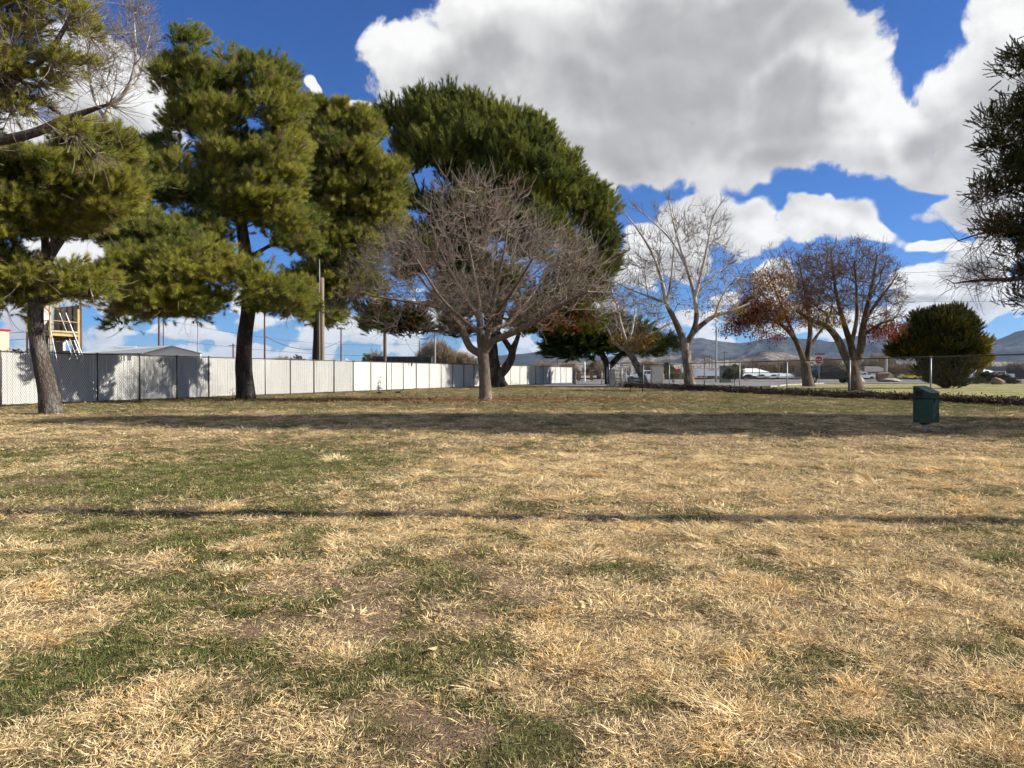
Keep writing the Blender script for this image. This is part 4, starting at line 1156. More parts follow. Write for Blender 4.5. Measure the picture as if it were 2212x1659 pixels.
# --- juniper at the right edge, its trunk outside the frame; it throws the long shade over the lawn
def edge_juniper():
    Y = 15.8; x0 = 15.4
    root = thing('juniper_tree', 'dark shaggy juniper with bare twigs reaching in at the right edge', 'juniper tree', (x0, Y, 0))
    px0 = 1106 + x0 / Y * F
    tr = Tree([[(px0, 912, 0, .42), (px0 + 5, 700, 0, .36), (px0 - 5, 400, 0, .28), (px0, 100, 0, .22), (px0, -250, 0, .13), (px0, -520, 0, .04)],
               [(px0, 640, 0, .12), (2350, 560, 0, .09), (2212, 600, 0, .055), (2120, 605, 0, .03), (2060, 612, 0, .014)],
               [(px0, 560, 0, .12), (2350, 460, 0, .09), (2230, 500, 0, .05), (2140, 500, 0, .025), (2070, 520, 0, .012)]], Y)
    blobs = [(2200,340,60,60),(2240,430,90,80),(2180,400,50,50),(2190,290,40,40),(2150,255,16,42),(2135,330,24,20),(2190,180,24,16),(2185,120,28,20),(2230,140,50,40),(2215,230,30,24),(2200,500,60,50),(2230,560,70,40),
             (2400,300,170,190),(2420,520,200,130),(2400,80,150,130),(2560,300,150,260),(2600,560,150,140),(2240,330,60,90),(2300,200,70,80),
             (2600,-20,150,110),(2450,620,230,70),(2700,250,400,230),(2700,0,330,170),(2700,500,400,130),(2740,-220,270,160),(2730,-430,170,120)]
    cen = in_blobs(blobs, Y, 1500, shell=.25, depthk=.95)
    bare = in_blobs([(2130,560,60,50),(2100,600,50,35),(2170,600,60,30),(2150,480,50,40),(2120,420,30,40)], Y, 220)
    tr.grow(np.concatenate([cen, bare]), 1.9, bf=.2, step=.3); tr.radii(tip=.006, rmax=.09)
    tr.twigs(5200, .5, .02, up=-.05, outw=.4, rt=.0038, curl=.5)
    tr.mesh(root, M_brownbark, M_brownbark, M_browntwig, rt=.085, rb=.018)
    vis = cen[:, 0] < cen[:, 1] * .74
    foliage(root, cen[vis], 68, .42, PJ, up=.35, squash=.8, scl=.85, name='foliage', jit=.6)
    foliage(root, cen[~vis], 26, .6, PJ, up=.35, squash=.8, scl=2.0, name='foliage', jit=.6)
edge_juniper()

# ------------------------------------------------------------------ slatted fence on the left
HF = 1.76
def LF(px):
    Y = 1 / (.0407 - 2.35e-5 * px)
    return Vector(((px - 1106) / F * Y, Y, 0))
POSTS = [-330, -220, -110, 0, 103, 210, 301, 382, 451, 514, 573, 627, 678, 721.6, 763, 801, 835, 871, 899, 927, 953, 978, 1002, 1023.6, 1044, 1064, 1084, 1103, 1123, 1139, 1157, 1173, 1187, 1199, 1211, 1223, 1236]
fr = thing('slatted_fence', 'long dark framed chain link fence filled with white slats along the left side', 'fence', LF(573))
FO = Vector(fr.location)
def chain_mesh(a, c, h, z0=.05, pitch=.10, w=.0045, off=0.0):
    """woven diagonal wires between two ground points as thin bars"""
    L = (c - a).length; d = (c - a).normalized(); nrm = Vector((-d.y, d.x, 0))
    V = []; Fc = []
    k = .62
    for sgn in (1, -1):
        s = -h * k
        while s < L + h * k:
            s0, s1 = (s, s + h * k) if sgn > 0 else (s + h * k, s)
            t0, t1 = 0.0, 1.0
            ds = s1 - s0
            for lim, side in ((0, 1), (L, -1)):
                # clip
                if side > 0:
                    if s0 < 0 and s1 < 0: t1 = -1
                    elif s0 < 0: t0 = max(t0, -s0 / ds)
                    elif s1 < 0: t1 = min(t1, -s0 / ds)
                else:
                    if s0 > L and s1 > L: t1 = -1
                    elif s0 > L: t0 = max(t0, (L - s0) / ds)
                    elif s1 > L: t1 = min(t1, (L - s0) / ds)
            if t1 > t0:
                p0 = a + d * (s0 + ds * t0) + Vector((0, 0, z0 + h * t0)); p1 = a + d * (s0 + ds * t1) + Vector((0, 0, z0 + h * t1))
                q = nrm * (off + .004 * sgn); o = len(V)
                for p in (p0, p1):
                    p = p + q
                    V += [p + Vector((0, 0, w)), p + d * w - nrm * w * .6, p - d * w + nrm * w * .6]
                for j in range(3): Fc.append((o + j, o + (j + 1) % 3, o + 3 + (j + 1) % 3, o + 3 + j))
            s += pitch
    return V, Fc
for i, px in enumerate(POSTS):
    b0 = LF(px) - FO
    mb = MB(); r = .030 if i % 6 else .038
    lean = Vector((random.gauss(0, .008), random.gauss(0, .008), 0))
    mb.tube([b0 + Vector((0, 0, -.1)), b0 + lean * .5 + Vector((0, 0, HF * .5)), b0 + lean + Vector((0, 0, HF + .02))], r, 8)
    mb.box(b0 + lean + Vector((0, 0, HF + .03)), (r * 2.2, r * 2.2, .03))
    mb.build('post', M_darkpost, fr, True)
    if i < len(POSTS) - 1:
        a = LF(px); c = LF(POSTS[i + 1]); d = (c - a); L = d.length; d.normalize(); nrm = Vector((d.y, -d.x, 0))
        mb = MB(); mb.tube([a - FO + Vector((0, 0, HF)), c - FO + Vector((0, 0, HF))], .021, 6); mb.build('top_rail', M_darkpost, fr, True)
        # slats hang behind the wires, each a hair different
        V = []; Fc = []; s = .04; pit = .058 if px < 520 else .075
        sag = .02 * random.random(); ztop = HF - .03
        short = random.random() < .25
        hole0 = random.uniform(0, L * .6); hole1 = hole0 + random.uniform(.3, 1.0)
        while s < L - .03:
            w = pit * .90; z0 = .05 + abs(random.gauss(0, .012)); z1 = ztop - abs(random.gauss(0, .008))
            if short and hole0 < s < hole1 and random.random() < .5: z1 -= .16 + random.random() * .03
            if random.random() < .006: s += pit; continue
            c0 = a - FO + d * s - nrm * (.012 + .004 * math.sin(s * 40)); t = random.gauss(0, .004)
            o = len(V)
            for z, tt in ((z0, 0), (z1, t)):
                for (u, v) in ((-w / 2, -.004), (w / 2, -.004), (w / 2, .004), (-w / 2, .004)):
                    V.append(c0 + d * (u + tt) + nrm * v + Vector((0, 0, z)))
            for j in range(4): Fc.append((o + j, o + (j + 1) % 4, o + 4 + (j + 1) % 4, o + 4 + j))
            s += pit
        tag(np_mesh('slat_panel', V, Fc, M_slat, fr, smooth=False), kind='stuff')
        if px < 760:
            V, Fc = chain_mesh(a - FO, c - FO, HF - .06, pitch=.075, w=.0042, off=-.012)
        else:
            V, Fc = chain_mesh(a - FO, c - FO, HF - .06, pitch=.13, w=.0032, off=-.012)
        tag(np_mesh('chain_link', V, Fc, M_wire, fr, smooth=False), kind='stuff')

# ------------------------------------------------------------------ chain link fence on the right
def RF(Y): return Vector((10.5 - .2377 * (Y - 51.3), Y, 0))
HR = 1.68
rf = thing('chain_link_fence', 'open galvanised chain link fence with a round top rail along the right side', 'fence', RF(38.1))
RO = Vector(rf.location)
YS = [59.8, 55.5, 51.3, 46.5, 42.5, 38.1, 33.5, 29.0, 24.6, 20.2, 15.8, 11.4]
for i, y in enumerate(YS):
    b0 = RF(y) - RO; mb = MB()
    mb.tube([b0 + Vector((0, 0, -.1)), b0 + Vector((0, 0, HR - .02))], .030, 8); mb.tube([b0 + Vector((0, 0, HR - .05)), b0 + Vector((0, 0, HR + .03))], .038, 8)
    mb.build('post', M_galv, rf, True)
    if i < len(YS) - 1:
        a = RF(y) - RO; c = RF(YS[i + 1]) - RO
        mb = MB(); mb.tube([a + Vector((0, 0, HR)), c + Vector((0, 0, HR))], .023, 8); mb.build('top_rail', M_darkpost, rf, True)
        V, Fc = chain_mesh(a, c, HR - .08, pitch=.085 if y < 40 else .12, w=.0034 if y < 40 else .0042)
        tag(np_mesh('chain_link', V, Fc, M_wire, rf, smooth=False), kind='stuff')

# gate cage between the two fences
gt = thing('gate_enclosure', 'small chain link gate enclosure with grey screened panels left of the bench', 'gate', (P(1316, 836, 59).x, 59, 0))
GO = Vector(gt.location)
def gp(px, Y, z): q = P(px, 807, Y); return Vector((q.x, Y, z)) - GO
for px, Y, h in ((1311.6, 61, 1.55), (1316, 59, 1.75), (1329.5, 57.5, 1.72), (1341.7, 59.8, 1.75), (1360, 62, 1.6), (1343, 55, 1.5)):
    mb = MB(); mb.tube([gp(px, Y, -.1), gp(px, Y, h)], .045, 8); mb.tube([gp(px, Y, h), gp(px, Y, h + .05)], [.055, .02], 8); mb.build('gate_post', M_galv, gt, True)
for a, c, z in (((1316, 59), (1329.5, 57.5), 1.62), ((1329.5, 57.5), (1341.7, 59.8), 1.62), ((1316, 59), (1329.5, 57.5), .9), ((1329.5, 57.5), (1341.7, 59.8), .15), ((1341.7, 59.8), (1360, 62), 1.5)):
    mb = MB(); mb.tube([gp(*a, z), gp(*c, z)], .022, 6); mb.build('gate_rail', M_galv, gt, True)
mb = MB()
for k in range(9):
    t = k / 9; a = gp(1316.5, 59, 0).lerp(gp(1329, 57.5, 0), t + .05)
    mb.box(a + Vector((0, 0, .72)), (.05, .012, 1.3), -.9)
tag(mb.build('screen_slats', M_shadecloth, gt), kind='stuff')
for a, c in (((1341.7, 59.8), (1360, 62)), ((1329.5, 57.5), (1341.7, 59.8))):
    V, Fc = chain_mesh(gp(*a, 0), gp(*c, 0), 1.5, pitch=.13, w=.004); tag(np_mesh('chain_link', V, Fc, M_wire, gt, smooth=False), kind='stuff')
# low run of fence behind, from the slatted fence end to the gate
lf = thing('low_fence', 'low chain link fence in front of the white sedan', 'fence', (P(1243, 830, 73).x, 73, 0)); LO = Vector(lf.location)
def lp(px, Y, z): q = P(px, 807, Y); return Vector((q.x, Y, z)) - LO
pp = [(1238, 78), (1243, 73), (1300, 72), (1352, 71)]
for px, Y in pp:
    mb = MB(); mb.tube([lp(px, Y, -.1), lp(px, Y, 1.33)], .045, 8); mb.build('post', M_galv, lf, True)
for (a, c) in zip(pp[:-1], pp[1:]):
    mb = MB(); mb.tube([lp(*a, 1.3), lp(*c, 1.3)], .028, 6); mb.build('top_rail', M_darkpost, lf, True)
    V, Fc = chain_mesh(lp(*a, 0), lp(*c, 0), 1.25, pitch=.2, w=.004); tag(np_mesh('chain_link', V, Fc, M_wire, lf, smooth=False), kind='stuff')

# ridge of dead leaves caught along the right fence
def leaf_ridge():
    N = 26000
    y = RNG.uniform(12, 60, N); base = 10.5 - .2377 * (y - 51.3)
    off = RNG.normal(0, .22, N) + .0
    hh = .09 * np.exp(-(off / .28) ** 2) * (.5 + fbm(y * 1.3, off * 0, 3, 12))
    z = hh * RNG.uniform(.1, 1, N)
    x = base + off
    s = RNG.uniform(.25, .6, N) * (1 + (y / 60) * .8)
    u = RNG.normal(0, 1, (N, 3)); u /= np.linalg.norm(u, axis=1, keepdims=True)
    o = instancer('leaf_drift', np.stack([x, y, z + .02], 1), rot_to(u), np.stack([s, s, s * .7], 1), RNG.uniform(0, 1, N) ** 1.6, RNG.uniform(0, .93, N), PDL)
    tag(o, 'dark brown drift of dead leaves along the foot of the chain link fence', 'leaf drift')
leaf_ridge()

# ------------------------------------------------------------------ waste bin on its post
def waste_bin():
    Y = 13.9; b0 = P(2000, 933, Y)
    rz = R(-57)
    t = thing('waste_bin', 'dull green steel waste bin with a sloping lid on a short post', 'bin', (b0.x, Y, 0), rz)
    w, d = .30, .33
    z0 = .165; zb = .595; 
    mb = MB(); mb.box((0, 0, (z0 + zb) / 2), (w, d, zb - z0)); mb.build('box', M_green_metal, t, bevel=.006)
    mb = MB(); mb.box((0, 0, zb + .008), (w + .022, d + .022, .014)); mb.build('rim_band', M_black, t)
    hl, hr = .815, .705
    mb = MB(); mb.prism([(-w / 2, zb + .016), (w / 2, zb + .016), (w / 2, hr), (-w / 2 + .05, hl), (-w / 2, hl)], -d / 2, d / 2); hd = mb.build('hood', M_green_metal, t, bevel=.005)
    mb = MB(); sl = math.atan2(hl - hr, w - .05)
    mb.prism([(-w / 2 - .01, hl + .002), (-w / 2 + .052, hl + .002), (w / 2 + .012, hr - .002), (w / 2 + .012, hr + .008), (-w / 2 + .054, hl + .012), (-w / 2 - .01, hl + .012)], -d / 2 - .01, d / 2 + .01)
    mb.build('lid', MATS['lid_steel'], t, bevel=.002)
    mb = MB(); mb.box((-.035, -d / 2 - .002, .692), (.135, .008, .10)); mb.build('opening', M_black, t)
    mb = MB()
    for zz in (.636, .748): mb.box((-.035, -d / 2 - .006, zz), (.155, .012, .010))
    for xx in (-.109, .039): mb.box((xx, -d / 2 - .006, .692), (.010, .012, .10))
    mb.build('opening_frame', M_green_metal, t)
    mb = MB(); mb.box((w / 2 + .006, -.01, .555), (.012, .02, .075)); mb.box((w / 2 + .008, -.01, .60), (.02, .03, .02)); mb.build('latch', M_black, t)
    mb = MB(); mb.box((w / 2 + .004, -.06, .675), (.01, .10, .008)); mb.build('hinge', M_black, t)
    mb = MB(); mb.box((w / 2 + .004, .09, .68), (.012, .03, .022)); mb.build('hinge', M_black, t)
    mb = MB(); mb.box((-.02, 0, z0 - .02), (.12, .12, .035)); mb.build('bracket', M_rust, t)
    mb = MB(); mb.tube([(-.02, 0, -.06), (-.02, 0, z0 - .03)], .027, 10); mb.build('pole', M_galv, t, True)
    # scraped earth at its foot
    return t
mat('lid_steel', (.14, .165, .155), (.085, .11, .10), 14, .6, 0, c3=(.24, .26, .25), spec=.2)
waste_bin()

# ------------------------------------------------------------------ bench
def bench():
    Y = 44.5; b0 = P(1374, 845, Y)
    t = thing('park_bench', 'dark blue metal bench with a backrest near the gate', 'bench', (b0.x, Y, 0), R(20))
    for y in (-.10, .06, .22):
        mb = MB(); mb.box((0, y - .05, .44), (1.15, .13, .035)); mb.build('seat_slat', M_bench, t, bevel=.01)
    for z, y in ((.60, .25), (.76, .29)):
        mb = MB(); mb.box((.12, y, z), (1.0, .03, .13), Matrix.Rotation(R(-12), 3, 'X')); mb.build('back_slat', M_bench, t, bevel=.01)
    for sx in (-.38, .42):
        mb = MB(); mb.tube([(sx, 0, -.05), (sx, 0, .42)], .032, 8); mb.box((sx, .04, .415), (.05, .42, .03)); mb.build('leg', M_bench, t)
        mb = MB(); mb.tube([(sx, .22, .42), (sx, .27, .62), (sx, .31, .84)], .018, 6); mb.build('back_bracket', M_bench, t)
bench()

# ------------------------------------------------------------------ birds
def pigeon(label, px, py, rz):
    Y = EYE * F / (py - 807); b0 = P(px, py, Y)
    t = thing('pigeon', label, 'bird', (b0.x, Y, 0), rz, 'two pigeons walking on the lawn')
    def sk(name, pts, rads, m, squash=1.0):
        mb = MB(); mb.tube(pts, rads, 12); return mb.build(name, m, t, True)
    sk('body', [(-.165, 0, .10), (-.11, 0, .115), (-.05, 0, .13), (.02, 0, .14), (.07, 0, .155), (.10, 0, .19), (.115, 0, .225), (.13, 0, .245), (.145, 0, .247), (.158, 0, .243)], [.012, .028, .052, .062, .055, .034, .024, .026, .020, .008], M_pigeon)
    mb = MB(); mb.tube([(.155, 0, .243), (.18, 0, .236)], [.006, .002], 6); mb.build('beak', M_black, t)
    mb = MB(); mb.add([(-.11, -.025, .118), (-.11, .025, .118), (-.24, .04, .085), (-.24, -.04, .085), (-.11, -.025, .105), (-.11, .025, .105), (-.24, .04, .079), (-.24, -.04, .079)], [(0, 1, 2, 3), (4, 7, 6, 5), (0, 3, 7, 4), (1, 5, 6, 2), (3, 2, 6, 7), (0, 4, 5, 1)]); mb.build('tail', M_pigeond, t)
    for sy in (-1, 1):
        mb = MB(); mb.tube([(.06, sy * .045, .15), (-.03, sy * .056, .145), (-.12, sy * .04, .125), (-.19, sy * .02, .105)], [.018, .028, .020, .004], 8); mb.build('wing', M_pigeond, t, True)
        mb = MB(); mb.tube([(.01, sy * .025, .10), (.005, sy * .025, .012)], .006, 6); mb.box((.02, sy * .025, .008), (.045, .012, .008)); mb.build('leg', M_redlens, t)
pigeon('grey pigeon standing on the lawn near the slatted fence, nearer the thick trunked pine', 821, 853, R(8))
pigeon('grey pigeon standing on the lawn near the slatted fence, nearer the bare tree', 862, 852.5, R(-12))

# ------------------------------------------------------------------ vehicles
def wheel(parent, x, y, r, w, rimr=.62):
    e = MB(); e.tube([(x, y - w / 2, r), (x, y - w * .4, r), (x, y + w * .4, r), (x, y + w / 2, r)], [r * .93, r, r, r * .93], 20); o = e.build('wheel', M_tyre, parent, False)
    q = MB()
    sg = -1 if y < 0 else 1
    q.tube([(x, y + sg * (w / 2 - .01), r), (x, y + sg * (w / 2 + .012), r)], [r * rimr, r * rimr * .92], 16)
    q.tube([(x, y + sg * (w / 2 + .012), r), (x, y + sg * (w / 2 + .03), r)], [r * .2, r * .15], 10)
    q.build('rim', M_rim, o)
    s = MB()
    for k in range(5):
        a = k * 2 * math.pi / 5 + .3
        s.box((x + math.cos(a) * r * rimr * .62, y + sg * (w / 2 + .014), r + math.sin(a) * r * rimr * .62), (.09 * r / .36, .012, .15 * r / .36), Matrix.Rotation(-a + math.pi / 2, 3, 'Y'))
    s.build('rim_hole', M_tyre, o)
    return o
def arch(prof, x, r, zb, n=8):
    """half round wheel opening"""
    return [(x + r * math.cos(math.pi * k / n), zb + r * math.sin(math.pi * k / n)) for k in range(n + 1)]
def body_loft(mb, prof, W, tuck=.10, top=None):
    """car lower body: profile (x,z) with the sides tucked at the bottom and rounded to the top edge"""
    mb.prism(prof, -W / 2, W / 2)
def cabin(parent, base, roof, W, m_body, m_glass, side_windows, name='cabin'):
    """greenhouse: base polyline x range and roof, tapering inwards; base=(x0,x1,z), roof=(x0,x1,z)"""
    x0, x1, z = base; a0, a1, zt = roof; wi = W / 2 - .02; wt = W / 2 - .16
    mb = MB()
    vs = [(x0, -wi, z), (x1, -wi, z), (x1, wi, z), (x0, wi, z), (a0, -wt, zt), (a1, -wt, zt), (a1, wt, zt), (a0, wt, zt)]
    mb.add(vs, [(0, 1, 5, 4), (2, 3, 7, 6), (4, 5, 6, 7), (1, 2, 6, 5), (3, 0, 4, 7), (0, 3, 2, 1)])
    o = mb.build(name, m_body, parent, bevel=.04)
    def sp(u, v, s):   # point on side s; u along x at height fraction v
        zz = z + (zt - z) * v; yy = -(wi + (wt - wi) * v) * (1 if s < 0 else -1)
        return Vector((u, yy + (.006 if s > 0 else -.006), zz))
    for s in (-1, 1):
        for (ua, ub, uta, utb) in side_windows:
            g = MB(); q = [sp(ua, .10, s), sp(ub, .10, s), sp(utb, .88, s), sp(uta, .88, s)]
            th = Vector((0, .008 * (1 if s > 0 else -1), 0))
            g.add([p for p in q] + [p + th for p in q], [(0, 1, 2, 3), (7, 6, 5, 4), (0, 4, 5, 1), (1, 5, 6, 2), (2, 6, 7, 3), (3, 7, 4, 0)])
            g.build('side_window', m_glass, parent)
    # windscreen and rear window
    for nm, (xa, xb) in (('windscreen', (x1, a1)), ('rear_window', (x0, a0))):
        sgn = 1 if nm == 'windscreen' else -1
        def pt(v, yy): return Vector((xa + (xb - xa) * v + sgn * .012, yy, z + (zt - z) * v))
        g = MB(); q = [pt(.10, -wi + .12), pt(.10, wi - .12), pt(.9, wt - .06), pt(.9, -wt + .06)]; th = Vector((sgn * .008, 0, .004))
        g.add(q + [p + th for p in q], [(0, 1, 2, 3), (7, 6, 5, 4), (0, 4, 5, 1), (1, 5, 6, 2), (2, 6, 7, 3), (3, 7, 4, 0)])
        g.build(nm, m_glass, parent)
    return o
def pickup(label, loc, rz, paint, L=5.8, group=None, crew=True):
    t = thing('pickup_truck', label, 'pickup truck', loc, rz, group)
    W = 2.0; r = .40; xf = L * .5 - .95; xr = -L * .5 + 1.2
    zb = .46
    prof = [(-L / 2, .62), (-L / 2 + .05, .50)] + [(xr - .52, .46)] + list(reversed(arch(None, xr, .50, .46))) [0:0]
    prof = [(-L / 2, .55), (xr - .50, .48)] + [(xr - .50 * math.cos(math.pi * k / 8), .48 + .44 * math.sin(math.pi * k / 8)) for k in range(1, 8)] + [(xr + .50, .48), (xf - .50, .42)] + [(xf - .50 * math.cos(math.pi * k / 8), .46 + .46 * math.sin(math.pi * k / 8)) for k in range(1, 8)] + [(xf + .50, .45), (L / 2 - .04, .45), (L / 2, .60), (L / 2 - .02, 1.0), (L / 2 - .12, 1.14), (xf - .55, 1.24), (-.55 if crew else -.1, 1.28), (-L / 2, 1.28)]
    mb = MB(); body_loft(mb, prof, W); mb.build('body', paint, t, bevel=.035)
    mb = MB(); mb.box((-L / 2 + .96, 0, 1.275), (1.72, W - .26, .03)); mb.build('bed', M_black, t)
    x1 = xf - .38; x0 = -1.05 if crew else -.5
    cabin(t, (x0, x1, 1.25), (x0 + .14, x1 - .95, 1.86), W, paint, M_glass, [(x0 + .22, x0 + .98, x0 + .28, x0 + .98), (x0 + 1.06, x1 - .28, x0 + 1.06, x1 - .98)] if crew else [(x0 + .2, x1 - .25, x0 + .26, x1 - .95)])
    for x in (xf, xr):
        for s in (-1, 1): wheel(t, x, s * (W / 2 - .14), r, .26)
    mb = MB(); mb.box((L / 2 + .03, 0, .56), (.14, W - .1, .20)); mb.build('front_bumper', M_black, t, bevel=.03)
    mb = MB(); mb.box((-L / 2 - .05, 0, .60), (.14, W - .1, .18)); mb.build('rear_bumper', M_galv, t, bevel=.03)
    for s in (-1, 1):
        mb = MB(); mb.box((L / 2 - .05, s * (W / 2 - .2), .92), (.10, .34, .2)); mb.build('headlight', M_whitecar, t, bevel=.02)
        mb = MB(); mb.box((-L / 2 - .003, s * (W / 2 - .1), .98), (.03, .14, .36)); mb.build('tail_light', M_redlens, t, bevel=.008)
        mb = MB(); mb.box((x1 - .38, s * (W / 2 + .12), 1.36), (.12, .2, .2)); mb.build('side_mirror', M_black, t, bevel=.03)
        for xx in (x0 + .3, x0 + 1.3):
            mb = MB(); mb.box((xx, s * (W / 2 + .012), 1.10), (.16, .03, .03)); mb.build('door_handle', paint, t)
            mb = MB(); mb.box((xx + .72, s * (W / 2 + .001), .86), (.012, .004, .70)); mb.build('door_gap', M_black, t)
    return t
def sedan(label, loc, rz, paint, L=5.2, group=None, sc=1.0):
    t = thing('sedan', label, 'car', loc, rz, group)
    W = 1.9; r = .33; xf = L / 2 - .98; xr = -L / 2 + 1.12
    prof = [(-L / 2, .40), (xr - .42, .28)] + [(xr - .42 * math.cos(math.pi * k / 8), .28 + .40 * math.sin(math.pi * k / 8)) for k in range(1, 8)] + [(xr + .42, .26), (xf - .42, .26)] + [(xf - .42 * math.cos(math.pi * k / 8), .28 + .40 * math.sin(math.pi * k / 8)) for k in range(1, 8)] + [(xf + .42, .28), (L / 2 - .05, .30), (L / 2, .45), (L / 2 - .05, .62), (L / 2 - .3, .76), (xf - .3, .88), (xf - .62, .93), (-L / 2 + 1.15, .98), (-L / 2 + .12, .93), (-L / 2, .80)]
    mb = MB(); body_loft(mb, prof, W); mb.build('body', paint, t, bevel=.06)
    x1 = xf - .42; x0 = -L / 2 + .95
    cabin(t, (x0, x1, .94), (x0 + .62, x1 - .78, 1.42), W, paint, M_glass, [(x0 + .45, x0 + 1.36, x0 + .74, x0 + 1.36), (x0 + 1.42, x1 - .28, x0 + 1.42, x1 - .80)])
    for x in (xf, xr):
        for s in (-1, 1): wheel(t, x, s * (W / 2 - .12), r, .21)
    for s in (-1, 1):
        mb = MB(); mb.box((L / 2 - .16, s * (W / 2 - .16), .66), (.24, .30, .12)); mb.build('headlight', M_amber, t, bevel=.02)
        mb = MB(); mb.box((-L / 2 + .01, s * (W / 2 - .22), .80), (.06, .38, .14)); mb.build('tail_light', M_redlens, t, bevel=.02)
        mb = MB(); mb.box((x1 - .25, s * (W / 2 + .07), 1.0), (.12, .14, .12)); mb.build('side_mirror', paint, t, bevel=.02)
        for xx in (x0 + 1.39, x1 - .12):
            mb = MB(); mb.box((xx, s * (W / 2 + .001), .64), (.012, .004, .54)); mb.build('door_gap', M_tyre, t)
    t.scale = (sc, sc, sc)
    return t
# pickup parked past the stop sign, nose to the right
px = P(1786, 831, 80.5); pickup('dark charcoal crew cab pickup truck parked behind the stop sign', (px.x, 80.5, .015), 0, M_blacktruck, 6.0)
px = P(1371, 822, 106); sedan('white four door sedan on the road behind the gate enclosure, facing left', (px.x, 99, .015), math.pi, M_whitecar, 5.2)
px = P(1866, 815, 190); q = pickup('small white pickup truck parked far off between the tree trunk and the light pole', (px.x, 190, float(hgt(px.x, 190))), math.pi, M_whitecar, 5.4, crew=False)
px = P(2158, 815, 170); q = pickup('white crew cab pickup truck half hidden by the low bushes at the right', (px.x, 170, float(hgt(px.x, 170))), math.pi, M_silvercar, 5.6)
# cars parked in the far yard
lab = ['dark sedan at the left end of the far row of parked cars', 'white sedan second in the far row of parked cars', 'silver sedan third in the far row of parked cars', 'pale grey sedan fourth in the far row of parked cars', 'white sedan fifth in the far row of parked cars', 'dark blue sedan last in the far row, by the small sign']
pt_ = [M_darkcar, M_whitecar, M_silvercar, M_silvercar, M_whitecar, M_darkcar]
for k in range(6):
    X = P(1608 + k * 13.5, 812, 215); y = 212 + (k % 2) * 5
    sedan(lab[k], (X.x, y, float(hgt(X.x, y)) + .25), R(150 + 11 * (k % 3)), pt_[k], 4.6, 'far row of parked cars')

# semi truck with its long trailer
def semi():
    Y = 262; x0 = P(1471, 810, Y).x; x1 = P(1558, 810, Y).x; L = x1 - x0; z = float(hgt(x0, Y))
    t = thing('semi_truck', 'semi truck with a red cab and a long white box trailer', 'truck', ((x0 + x1) / 2, Y, z))
    mb = MB(); mb.box((0, 0, 2.55), (L, 2.6, 2.75)); tr = mb.build('trailer', M_whitecar, t, bevel=.04)
    mb = MB(); mb.box((.6, -1.312, 3.68), (L - 1.6, .012, .10)); mb.build('stripe', M_red, tr)
    mb = MB(); mb.box((-L / 2 + 1.6, -1.312, 1.35), (3.0, .012, .12)); mb.build('stripe', M_red, tr)
    mb = MB(); mb.add([(-L / 2 + .8, -1.315, 2.2), (-L / 2 + 2.2, -1.315, 2.2), (-L / 2 + 1.7, -1.315, 3.4), (-L / 2 + 1.5, -1.315, 3.4), (-L / 2 + .8, -1.305, 2.2), (-L / 2 + 2.2, -1.305, 2.2), (-L / 2 + 1.7, -1.305, 3.4), (-L / 2 + 1.5, -1.305, 3.4)], [(0, 1, 2, 3), (4, 7, 6, 5), (0, 4, 5, 1), (1, 5, 6, 2), (2, 6, 7, 3), (3, 7, 4, 0)]); mb.build('logo_triangle', M_red, tr)
    text_obj('CRETE', 'lettering', M_red, t, (L * .16, -1.33, 2.95), 1.0, shear=.25, spacing=1.15)
    mb = MB(); mb.box((L / 2 - 2.8, 0, .85), (3.4, 2.3, .35)); mb.build('bogie', M_black, t)
    for xx in (L / 2 - 1.6, L / 2 - 2.9, L / 2 - 4.0, -L / 2 + 1.0, -L / 2 - .4):
        for s in (-1, 1): wheel(t, xx, s * 1.1, .5, .3)
    mb = MB(); mb.prism([(-L / 2 - 4.6, .6), (-L / 2 - .5, .6), (-L / 2 - .5, 3.55), (-L / 2 - 1.5, 3.6), (-L / 2 - 2.6, 3.1), (-L / 2 - 3.1, 2.2), (-L / 2 - 4.4, 1.75), (-L / 2 - 4.7, 1.3)], -1.2, 1.2); cb = mb.build('cab', M_red, t, bevel=.12)
    mb = MB(); mb.prism([(-L / 2 - 3.05, 2.25), (-L / 2 - 2.0, 2.25), (-L / 2 - 2.0, 2.9), (-L / 2 - 2.66, 2.9)], -1.22, 1.22); mb.build('window', M_glass, cb)
    wheel(t, -L / 2 - 3.9, -1.05, .5, .3); wheel(t, -L / 2 - 3.9, 1.05, .5, .3)
    mb = MB(); mb.tube([(-L / 2 - .35, -.9, 1.0), (-L / 2 - .35, -.9, 3.9)], .09, 8); mb.build('exhaust_stack', M_galv, t)
def text_obj(txt, name, material, parent, loc, size, rot=(math.pi / 2, 0, 0), shear=0.0, spacing=1.0, depth=.006, align='LEFT'):
    cu = bpy.data.curves.new(name, 'FONT'); cu.body = txt; cu.size = size; cu.extrude = depth; cu.shear = shear; cu.space_character = spacing; cu.align_x = align
    tmp = bpy.data.objects.new('tmp', cu); COL.objects.link(tmp)
    dg = bpy.context.evaluated_depsgraph_get(); me = bpy.data.meshes.new_from_object(tmp.evaluated_get(dg))
    bpy.data.objects.remove(tmp)
    me.materials.clear(); me.materials.append(material)
    o = bpy.data.objects.new(name, me); COL.objects.link(o); o.parent = parent; o.location = loc; o.rotation_euler = rot
    return o
semi()

